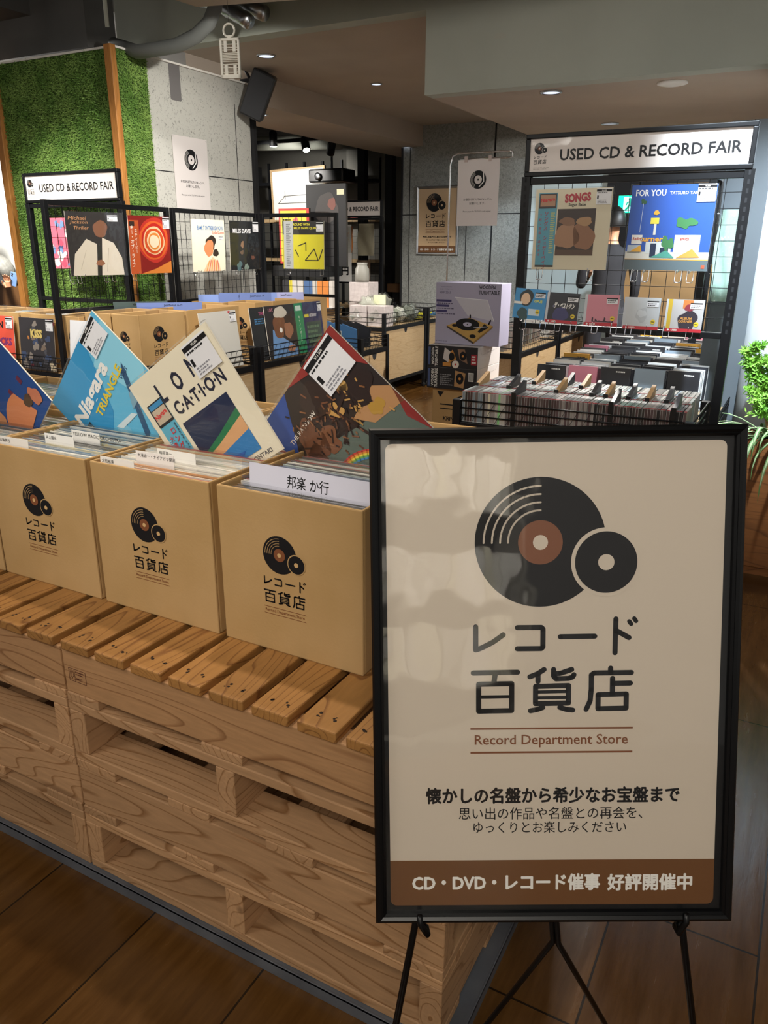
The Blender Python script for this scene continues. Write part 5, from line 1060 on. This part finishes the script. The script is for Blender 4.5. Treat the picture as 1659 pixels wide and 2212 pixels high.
for i, (c_, w) in enumerate((('#2c2c30', .12), ('#d8c83c', .05), ('#cfcac4', .20), ('#4a6a9a', .14), ('#c9c4bc', .08), ('#d8843c', .19), ('#cfc8c0', .06))):
    x = -4.05+sum((.12, .05, .20, .14, .08, .19, .06)[:i])*.72; w *= .7; o = MB().box(0, w, 0, .10, 0, .25, ink(c_)).build('boxed_goods', None, (x, 5.62, .83)); tag(o, ['black', 'yellow', 'pale grey', 'blue', 'off-white', 'orange', 'thin pale'][i]+' packet standing behind the front-facing grid', 'packet')
tag(MB().box(0, .66, 0, .22, 0, .012, CHROME).build('display_ledge', None, (-4.1, 5.6, .818)), 'bright metal ledge holding the packets behind the grid', 'ledge')
tag(MB().box(0, .62, .05, .2, 0, .096, OAK).build('ledge_riser', None, (-4.1, 5.65, .721)), 'wooden riser under the bright metal ledge behind the grid', 'riser')
# track lights
m = MB(); m.box(-6.35, -4.6, 7.40, 7.44, 2.60, 2.64, BLACK); m.box(-6.3, -6.27, 7.41, 7.43, 2.64, 2.96, BLACK); m.box(-4.7, -4.67, 7.41, 7.43, 2.64, 2.96, BLACK); tag(m.build('lighting_track'), 'long black lighting track hanging in the far left area', 'light track')
def track_lamp(label, x, z, rx, ry, on, y=7.42):
    t = thing('track_light', label, 'spotlight', (x, y, z), (rx, ry, 0), 'track spotlights'); m = MB(); m.lathe([(.045, -.09), (.05, -.085), (.05, .06), (.03, .09)], BLACK, 20); m.build('lamp_head', t)
    m = MB(); m.lathe([(.042, -.092), (.042, -.094)], mat('track_lens' + ('' if on else '_off'), '#e8ece8', .3, emit='#f6fff2' if on else '#303030', strength=6 if on else .1), 20); m.build('lens', t); m = MB(); m.tube([(0, .0, .09), (0, .0, .14)], .012, BLACK, 8); m.build('stem', t)
track_lamp('lit track spotlight pointing straight down, leftmost beyond the pillar', -5.40, 2.66, 0, 0, True); track_lamp('lit track spotlight tilted toward the viewer, second beyond the pillar', -4.93, 2.58, -.35, -.45, True); track_lamp('unlit track spotlight turned away, rightmost beyond the pillar', -4.56, 2.52, .5, .6, False)
m = MB(); m.tube([(-8, 8.2, 2.78), (-4.9, 8.2, 2.68)], .09, GREY, 16); tag(m.build('ventilation_pipe'), 'long grey round duct behind the lit track spotlights', 'pipe')
for i, x in enumerate((-4.02, -3.86)): m = MB(); m.box(x-.035, x+.035, 8.485, 8.5, 1.14, 1.26, PAPER); m.box(x-.01, x+.01, 8.482, 8.486, 1.18, 1.22, mat('socket_grey', '#9a9a96', .5)); tag(m.build('wall_socket', bevel=.002), ['left', 'right'][i]+' white wall socket on the far dark grey wall', 'wall socket')
tag(MB().box(-4.05, -3.42, 7.9, 8.4, .86, .96, mat('brown_counter', '#6a4a2c', .5)).build('counter'), 'brown wooden counter in the dark recess behind the bagged goods', 'counter')
tag(MB().box(-4.0, -3.5, 7.95, 8.35, 0, .86, BLACKP).build('low_cabinet'), 'black cabinet below the brown wooden counter in the recess', 'cabinet')

# ================================================================== middle bins' goods
PT = noise_mat('patterned_carton', '#b9aeac', '#c9bfbc', 30, .6)
for i, (x, y, z, s) in enumerate(((-3.15, 5.46, .686, .19), (-2.95, 5.46, .686, .19), (-3.30, 5.70, .686, .20), (-3.24, 5.60, .90, .22))): o = MB().box(0, s-.01, 0, s-.01, 0, s if i < 3 else .18, PT).build('gift_carton', None, (x, y, z), bevel=.003); tag(o, ['front left', 'front right', 'rear', 'topmost'][i]+' pale patterned carton on the bin of bagged goods', 'carton')
m = MB(); m.lathe([(.066, 0), (.072, .03), (.068, .12), (.05, .15), (.05, .165), (.054, .18)], mat('jar_grey', '#8a8880', .4), 24); o = m.build('lidded_jar', None, (-3.14, 5.68, 1.082)); tag(o, 'grey lidded jar on top of the pale patterned cartons', 'jar')
tag(MB().box(0, .13, 0, .01, 0, .09, ink('#d9dcb8')).build('price_card', None, (-2.98, 5.62, .88)), 'small pale yellow price card among the cartons and bags', 'card')
def bag(label, x, y, z, r, seed, col):
    R = random.Random(seed); m = MB(); n, k = 16, 10; ph = [R.random()*6 for _ in range(6)]; vs = []
    for j in range(k+1):
        th = PI*j/k
        for i in range(n):
            a = 2*PI*i/n; q = r*(1+.14*math.sin(3*a+ph[0]+2*th)+.12*math.sin(5*a+ph[1]-3*th)+.1*math.sin(7*th+ph[2])); vs.append((q*math.sin(th)*math.cos(a)*1.15, q*math.sin(th)*math.sin(a), r*.85+q*.85*math.cos(th)))
    fs = [(j*n+i, j*n+(i+1) % n, (j+1)*n+(i+1) % n, (j+1)*n+i) for j in range(k) for i in range(n)]
    inner = MB(); inner.add([(v[0]*.8, v[1]*.8, v[2]*.85+.01) for v in vs], fs, ink(col, .8), True); o = inner.build('bagged_toy', None, (x, y, z)); m.add(vs, fs, BAG); m.build('plastic_bag', o); tag(o, label, 'bagged goods', 'bagged goods on the middle bin')
gg = ['#8f8f86', '#a5a49c', '#7f8072', '#b9b6ae', '#6d6f66', '#9a9a98', '#c0beb8', '#868378', '#a09f94', '#77776e', '#b0aea4', '#8c8a80']
wh = ['nearest bag at the left front', 'second bag along the front', 'third bag along the front', 'fourth bag along the front', 'fifth bag along the front', 'last bag along the front', 'bag in the rear left', 'second bag in the rear', 'third bag in the rear', 'fourth bag in the rear', 'bag piled on top at left', 'bag piled on top at right']
for i in range(12): bag(f'clear plastic bag of grey goods on the middle bin, {wh[i]}', -2.87-.20*(i // 6 % 2)+.03*math.sin(i*2), 5.53+.135*(i % 6) if i < 10 else 5.62+.35*(i-10), .69+(.115 if i >= 10 else 0), .092, i, gg[i])
for i, (y, c_, z) in enumerate(((6.28, '#d9d23a', .83), (6.45, '#d9d23a', .86), (6.6, '#3f6a8a', .84))): tag(MB().box(0, .12, 0, .2, 0, .02, ink(c_)).build('leaflet_stack', None, (-2.95, y, z-.13)), ['yellow leaflets at the far end of the bagged goods', 'second yellow leaflets on the far oak bin', 'blue leaflets on the far oak bin'][i], 'leaflets')

# ================================================================== behind the right rack
t = thing('exit_sign', 'glowing green emergency exit sign seen through the right sign rack', 'exit sign', (-.80, 5.9, 1.68), (0, 0, .1)); m = MB(); m.box(0, .34, 0, .05, 0, .15, BLACKP); m.build('housing', t)
a = Art((0, 0, 0), eps=.001); a.rect(.008, .008, .332, .142, mat('exit_green', '#0fb88a', .4, emit='#10d8a4', strength=1.3), 1); a.rect(.05, .02, .17, .13, mat('exit_white', '#bfeee0', .4, emit='#8ef0dc', strength=1.3), 2); GRN = mat('exit_dark', '#0a8a6a', .5, emit='#0aa080', strength=.8)
a.disc(.10, .115, .011, GRN, 3, 14); a.stroke([(.105, .10), (.10, .07), (.085, .045), (.07, .03)], .014, GRN, 3); a.stroke([(.10, .07), (.125, .05), (.12, .028)], .012, GRN, 3); a.stroke([(.105, .098), (.13, .085)], .009, GRN, 3); a.stroke([(.105, .098), (.08, .085), (.075, .07)], .009, GRN, 3); a.build('sign_face', t); m = MB(); m.tube([(.17, .025, .15), (.17, .025, .53)], .01, BLACK, 8); m.build('stem', t)
tag(MB().box(-.9, .33, 6.2, 6.6, .72, 1.28, mat('tan_cabinet', '#b0895a', .6)).build('cabinet'), 'tan cabinet against the pale far wall, seen through the right rack', 'cabinet')
tag(MB().box(-.85, .28, 6.25, 6.55, 0, .72, mat('tan_cabinet_dark', '#6d4f30', .6)).build('cabinet_plinth'), 'brown lower cabinet under the tan cabinet by the far wall', 'cabinet')
tag(MB().box(-1.14, .05, 6.92, 6.999, 1.40, 2.15, BLACKP).build('screen_panel'), 'black panel on the pale far wall around the exit sign', 'panel')
t = thing('wire_rack', 'narrow wire rack with hanging bags behind the deep blue album', 'rack', (.30, 2.75, 0)); wires(MB(), 0, .02, 1.05, 1.70, .025, .002).build('wire_mesh', t); m = MB(); m.box(-.005, .028, -.01, .01, 1.0, 1.72, BLACK); m.build('post', t)
m = wires(MB(), 0, .18, 1.05, 1.70, .03, .0018); m.v = [(v[1]+.02, v[0], v[2]) for v in m.v]; m.build('wire_mesh', t); m = MB(); m.box(.0, .03, .17, .20, 1.0, 1.70, BLACK); m.box(.0, .03, 0, .20, 1.70, 1.72, ALU); m.build('frame', t)
garment('pale green cloth in clear bag behind the right post of the sign rack', .385, 1.18, .085, .40, ink('#a9c4ba', .7), 2.9)
# ---- planter and plants
t = thing('planter_box', 'brown wooden planter box on the floor by the white column', 'planter', (.60, 2.53, 0)); m = MB(); w, d, h = 1.5, .22, .63
m.box(0, w, 0, .02, .04, h, PLANTER); m.box(0, .02, .02, d, .04, h, PLANTER); m.box(w-.02, w, .02, d, .04, h, PLANTER); m.box(.02, w-.02, d-.02, d, .04, h, PLANTER); m.build('box_panel', t, bevel=.003)
m = MB(); m.box(.01, w-.01, .012, d, 0, .04, PLANTER); m.build('plinth', t); m = MB(); m.box(.02, w-.02, .02, d-.02, .3, h-.03, noise_mat('bark_soil', '#3a2a1c', '#6a5440', 40, .95)); m.build('soil', t)
LG = noise_mat('fern_green', '#5f9a2c', '#8fc24a', 9, .55); LS = mat('spider_leaf', '#6f9a5c', .5); LW = mat('spider_stripe', '#c9d6a8', .5); BRL = mat('dry_stem', '#7a5a3a', .8)
def leafy(label, x, y, z, H, seed, cat='plant', name='feathery_plant'):
    R = random.Random(seed); t = thing(name, label, cat, (x, y, z)); st = MB(); lf = MB()
    for s in range(13):
        a = R.uniform(0, 2*PI); tilt = R.uniform(.05, .42); hh = H*R.uniform(.6, 1); p = [Vector((math.cos(a)*tilt*hh*(k/6)**1.3, math.sin(a)*tilt*hh*(k/6)**1.3*.4, hh*k/6)) for k in range(7)]; st.tube(p, [.004-.0005*k for k in range(7)], BRL, 5)
        for k in range(2, 7):
            for b_ in range(7):
                d = Vector((R.gauss(0, 1), R.gauss(-.1, .5), R.uniform(.1, 1))).normalized(); L = H*R.uniform(.10, .2)*(1.15-k/9); tip = p[k]+d*L; st.tube([p[k], tip], .0011, LG, 3)
                for q in range(30):
                    f = R.uniform(.25, 1.05); c_ = p[k]+d*L*f; e = (Vector((R.gauss(0, 1), R.gauss(0, 1), R.gauss(.3, 1))).normalized()); l_ = R.uniform(.014, .030); n_ = e.orthogonal().normalized()*.0040
                    lf.add([c_, c_+e*l_*.5+n_, c_+e*l_, c_+e*l_*.5-n_], [(0,1,2,3)], LG)
    st.build('stem', t); o = lf.build('foliage', t); o['kind'] = 'stuff'; return t
leafy('bright green feathery plant in planter, in front of the white column', .70, 2.62, .60, .50, 4); leafy('taller feathery green plant at the right end of view in the planter', .86, 2.64, .60, .66, 9)
def spider(label, x, y, z, seed, R0=.30, n=34):
    R = random.Random(seed); t = thing('striped_grass_plant', label, 'plant', (x, y, z))
    for k in range(n):
        a = R.uniform(0, 2*PI); L = R0*R.uniform(.7, 1.25); up = R.uniform(.4, 1.3); m = MB(); c = Vector((math.cos(a), math.sin(a)*.9, 0)); s_ = Vector((-math.sin(a), math.cos(a), 0)); pts = []
        if c.y > .25: L *= .5
        for q in range(9): f = q/8; pts.append(c*(L*math.sin(f*1.7)*.9)+Vector((0, 0, L*(up*f-1.25*f*f*1.1))))
        for wd, mt, dz in ((.0085, LS, 0), (.0035, LW, .0008)):
            vs = []; 
            for q, p in enumerate(pts): ww = wd*math.sin(PI*(.08+.92*min(1, (q+.6)/8.6)))**.7; vs += [p-s_*ww+Vector((0, 0, dz)), p+s_*ww+Vector((0, 0, dz))]
            m.add(vs, [(2*q, 2*q+1, 2*q+3, 2*q+2) for q in range(8)], mt, True)
        m.build('leaf', t)
    return t
spider('green and white striped grass plant hanging over the planter front edge',   .70, 2.585, .63, 3); spider('second striped grass plant low in the planter at the right',   .82, 2.575, .62, 6, .28, 26)
m = MB(); R = random.Random(5)
for k in range(160): x = R.uniform(.62, 1.0); y = R.uniform(2.555, 2.64); z = .60+R.uniform(0, .05); e = Vector((R.gauss(0, 1), R.gauss(0, 1), R.gauss(0, .5))).normalized()*.018; n_ = e.orthogonal().normalized()*.007; c_ = Vector((x, y, z)); m.add([c_-e, c_+n_, c_+e, c_-n_], [(0,1,2,3)], BRL)
tag(m.build('dry_leaves'), 'dry brown leaves covering the planter soil', 'dry leaves', kind='stuff')

# ================================================================== shelf on the opposite side, mirrored in the sign's clear cover
t = thing('magazine_shelf', 'shelf of pale magazines mirrored in the clear cover of the framed sign', 'shelving', (1.75, -3.75, 0)); SHW = mat('shelf_grey', '#8c887f', .7)
for x in (0, 1.27): m = MB(); m.box(x, x+.03, 0, .34, 0, 2.2, SHW); m.build('side_panel', t)
for z in (.10, .50, 1.0, 1.58, 2.17): m = MB(); m.box(.03, 1.27, 0, .34, z, z+.025, SHW); m.build('shelf', t)
m = MB(); m.box(.03, 1.27, .0, .01, .1, 2.17, SHW); m.build('back_panel', t)
R = random.Random(12)
for r_, z in enumerate((.525, 1.025, 1.605)):
    x = 1.80
    while x < 2.96:
        w = R.uniform(.05, .11); h = R.uniform(.25, .33)+(.08 if r_ == 2 else 0)
        o = MB().box(0, w-.006, -.11, .0, 0, h, ink(R.choice(['#e9e6dc', '#dcd8cc', '#f0ede4', '#cfccc2', '#e4dfc8']))).build('magazine_file', None, (x, -3.47+R.uniform(-.03, .03), z), (R.gauss(0, .03), 0, 0)); tag(o, f'pale magazine file on the {["bottom", "middle", "top"][r_]} mirrored shelf', 'magazine file', f'magazine files on the {["bottom", "middle", "top"][r_]} mirrored shelf'); x += w

tag(MB().box(-8.6, -6.95, 4.86, 5.15, 0, .99, mat('brown_counter', '#6a4a2c', .5)).build('counter', None, (0, 0, 0)), 'brown counter at the left photo edge behind the raised hand', 'counter')
tag(MB().box(-8.6, -6.93, 4.84, 5.16, .992, 1.03, BLACKP).build('counter_tray', None, (0, 0, 0)), 'black tray on the brown counter at the left photo edge', 'tray')
m = MB(); m.lathe([(.12, 0), (.17, .04), (.18, .12), (.15, .20), (.08, .26), (.02, .275)], noise_mat('grey_knit', '#8d8d88', '#a5a5a0', 30, .9), 28); tag(m.build('knit_hat', None, (-7.66, 5.0, 1.031)), 'grey rounded knit hat on the black tray at the left photo edge', 'hat')
# ================================================================== people
SKIN = mat('skin', '#c08a68', .5); HAIR = mat('hair', '#15110f', .5); BLK = mat('black_cloth', '#14151b', .85); NAVY = mat('grey_trousers', '#2b2c33', .85); SHOE = mat('shoe', '#202022', .6)
def figure(name, label, loc, yaw, J, E, cloth, hair=True):
    """J: joint -> (position, radius, material); E: bones. One continuous skinned body."""
    names = list(J); ix = {n: i for i, n in enumerate(names)}
    me = bpy.data.meshes.new('body'); me.from_pydata([J[n][0] for n in names], [(ix[a], ix[b]) for a, b in E], [])
    o = bpy.data.objects.new('body_rig', me); COL.objects.link(o); sk = o.modifiers.new('s', 'SKIN'); o.modifiers.new('u', 'SUBSURF').levels = 2
    for i, n in enumerate(names): r = J[n][1]; me.skin_vertices[0].data[i].radius = (r, r) if not isinstance(r, tuple) else r; me.skin_vertices[0].data[i].use_root = (n == 'pelvis')
    bpy.context.view_layer.update(); em = bpy.data.meshes.new_from_object(o.evaluated_get(bpy.context.evaluated_depsgraph_get())); bpy.data.objects.remove(o)
    em.materials.clear(); ms = [SKIN, BLK, NAVY, SHOE]
    for m_ in ms: em.materials.append(m_)
    P = [Vector(J[n][0]) for n in names]; seg = [(ix[a], ix[b]) for a, b in E]
    for f in em.polygons:
        c = f.center; best = None
        for a, b in seg:
            d = P[b]-P[a]; t = max(0, min(1, (c-P[a]).dot(d)/max(d.length_squared, 1e-9))); q = (c-(P[a]+d*t)).length
            if best is None or q < best[0]: best = (q, a if t < .5 else b)
        f.material_index = ms.index(J[names[best[1]]][2]); f.use_smooth = True
    p = bpy.data.objects.new(name, em); COL.objects.link(p); p.location = loc; p.rotation_euler = (0, 0, yaw); tag(p, label, 'person')
    h = Vector(J['head'][0]); hm = MB(); n, k = 20, 10; vs = []; fs = []
    for j in range(k+1):
        th = PI*.60*j/k
        for i in range(n): a = 2*PI*i/n; vs.append((h.x+.094*math.sin(th)*math.cos(a), h.y+.02+.108*math.sin(th)*math.sin(a), h.z+.012+.125*math.cos(th)))
    for j in range(k):
        for i in range(n): fs.append((j*n+i, (j+1)*n+i, (j+1)*n+(i+1) % n, j*n+(i+1) % n))
    hm.add(vs, fs, HAIR, True); hm.build('hair', p)
    fm = MB()
    for s in (-1, 1): fm.add([(h.x+s*.033+.011*math.cos(2*PI*i/10), h.y-.096, h.z-.005+.006*math.sin(2*PI*i/10)) for i in range(10)], [tuple(range(10))], HAIR)
    fm.add([(h.x-.024, h.y-.091, h.z-.066), (h.x+.024, h.y-.091, h.z-.066), (h.x+.018, h.y-.090, h.z-.073), (h.x-.018, h.y-.090, h.z-.073)], [(0,1,2,3)], mat('lips', '#9a5a50', .5))
    fm.build('face_features', p); return p
def base(armL, armR, top=BLK):
    J = {'pelvis': ((0, 0, .90), (.15, .11), NAVY), 'waist': ((0, 0, 1.05), (.135, .10), top), 'chest': ((0, .0, 1.27), (.16, .11), top), 'neckb': ((0, .0, 1.41), (.07, .07), top), 'neck': ((0, -.005, 1.47), .048, SKIN), 'jaw': ((0, -.022, 1.535), (.058, .066), SKIN), 'head': ((0, -.01, 1.60), (.076, .092), SKIN), 'crown': ((0, .0, 1.675), (.055, .07), SKIN), 'nose': ((0, -.108, 1.575), .012, SKIN)}
    E = [('pelvis', 'waist'), ('waist', 'chest'), ('chest', 'neckb'), ('neckb', 'neck'), ('neck', 'jaw'), ('jaw', 'head'), ('head', 'crown'), ('head', 'nose')]
    for s, n in ((-1, 'L'), (1, 'R')):
        J['hip'+n] = ((s*.09, 0, .84), .095, NAVY); J['knee'+n] = ((s*.10, -.01, .48), .062, NAVY); J['ankle'+n] = ((s*.10, .02, .10), .042, NAVY); J['heel'+n] = ((s*.10, .02, .05), .042, SHOE); J['toe'+n] = ((s*.115, -.16, .035), .034, SHOE)
        E += [('pelvis', 'hip'+n), ('hip'+n, 'knee'+n), ('knee'+n, 'ankle'+n), ('ankle'+n, 'heel'+n), ('heel'+n, 'toe'+n)]
        sh, el, wr, fd, th = (armL if n == 'L' else armR)
        J['sh'+n] = (sh, .062, top); J['el'+n] = (el, .044, top); wr = Vector(wr); el = Vector(el); d = Vector(fd).normalized(); t_ = Vector(th).normalized()
        J['cuff'+n] = (tuple(el.lerp(wr, .55)), .035, top); J['wr'+n] = (tuple(wr), .025, SKIN); pc = wr+d*.05; J['palm'+n] = (tuple(pc), (.034, .017), SKIN)
        E += [('chest', 'sh'+n), ('sh'+n, 'el'+n), ('el'+n, 'cuff'+n), ('cuff'+n, 'wr'+n), ('wr'+n, 'palm'+n)]
        nn = d.cross(t_).normalized()
        for k, (off, ln) in enumerate(((.030, .068), (.010, .076), (-.010, .070), (-.029, .054))):
            b0 = pc+d*.035+t_*off; b1 = b0+d*ln*.55+nn*.006; b2 = b1+d*ln*.40+nn*.022
            for q, pp in enumerate((b0, b1, b2)): J[f'f{n}{k}{q}'] = (tuple(pp), .0095-.001*q, SKIN)
            E += [('palm'+n, f'f{n}{k}0'), (f'f{n}{k}0', f'f{n}{k}1'), (f'f{n}{k}1', f'f{n}{k}2')]
        b0 = wr+d*.03+t_*.036; b1 = b0+d*.03+t_*.022; b2 = b1+d*.028+nn*.012
        for q, pp in enumerate((b0, b1, b2)): J[f't{n}{q}'] = (tuple(pp), .0105-.001*q, SKIN)
        E += [('wr'+n, f't{n}0'), (f't{n}0', f't{n}1'), (f't{n}1', f't{n}2')]
    return J, E
dn = lambda s: ((s*.185, 0, 1.37), (s*.22, .03, 1.10), (s*.21, -.05, .86), (0, -.1, -1), (0, -1, -.1))
J, E = base(dn(-1), ((.185, 0, 1.37), (.23, -.02, 1.10), (.15, -.24, 1.18), (-.2, -.6, .6), (-.8, .2, .3)))
figure('person', 'person in black clothes standing in the aisle behind the right sign rack', (-.77, 5.72, 0), math.radians(200), J, E, BLK)
J, E = base(dn(-1), ((.185, 0, 1.37), (.26, -.02, 1.09), (.475, -.06, .955), (.05, -.1, 1), (-.85, -.4, 0)))
pl_ = figure('person', 'person at the left photo edge, only a raised hand holding a phone in view', (-7.39, 4.58, 0), .1, J, E, BLK)
ph = MB().box(-.037, .037, -.004, .004, -.075, .075, ink('#6f8fc0', .3)).build('smartphone', None, (-6.86, 4.60, 1.055), (.1, .3, .5), bevel=.004); tag(ph, 'pale blue smartphone held up in a hand at the left photo edge', 'phone')
cm = MB(); 
for z in (.055, .035): cm.lathe([(.009, 0), (.009, .002)], BLACKP, 16); cm.v = cm.v[:-32]+[(v[0]-.018, -.004-v[2], v[1]+z) for v in cm.v[-32:]]
cm.build('camera_lens', ph)
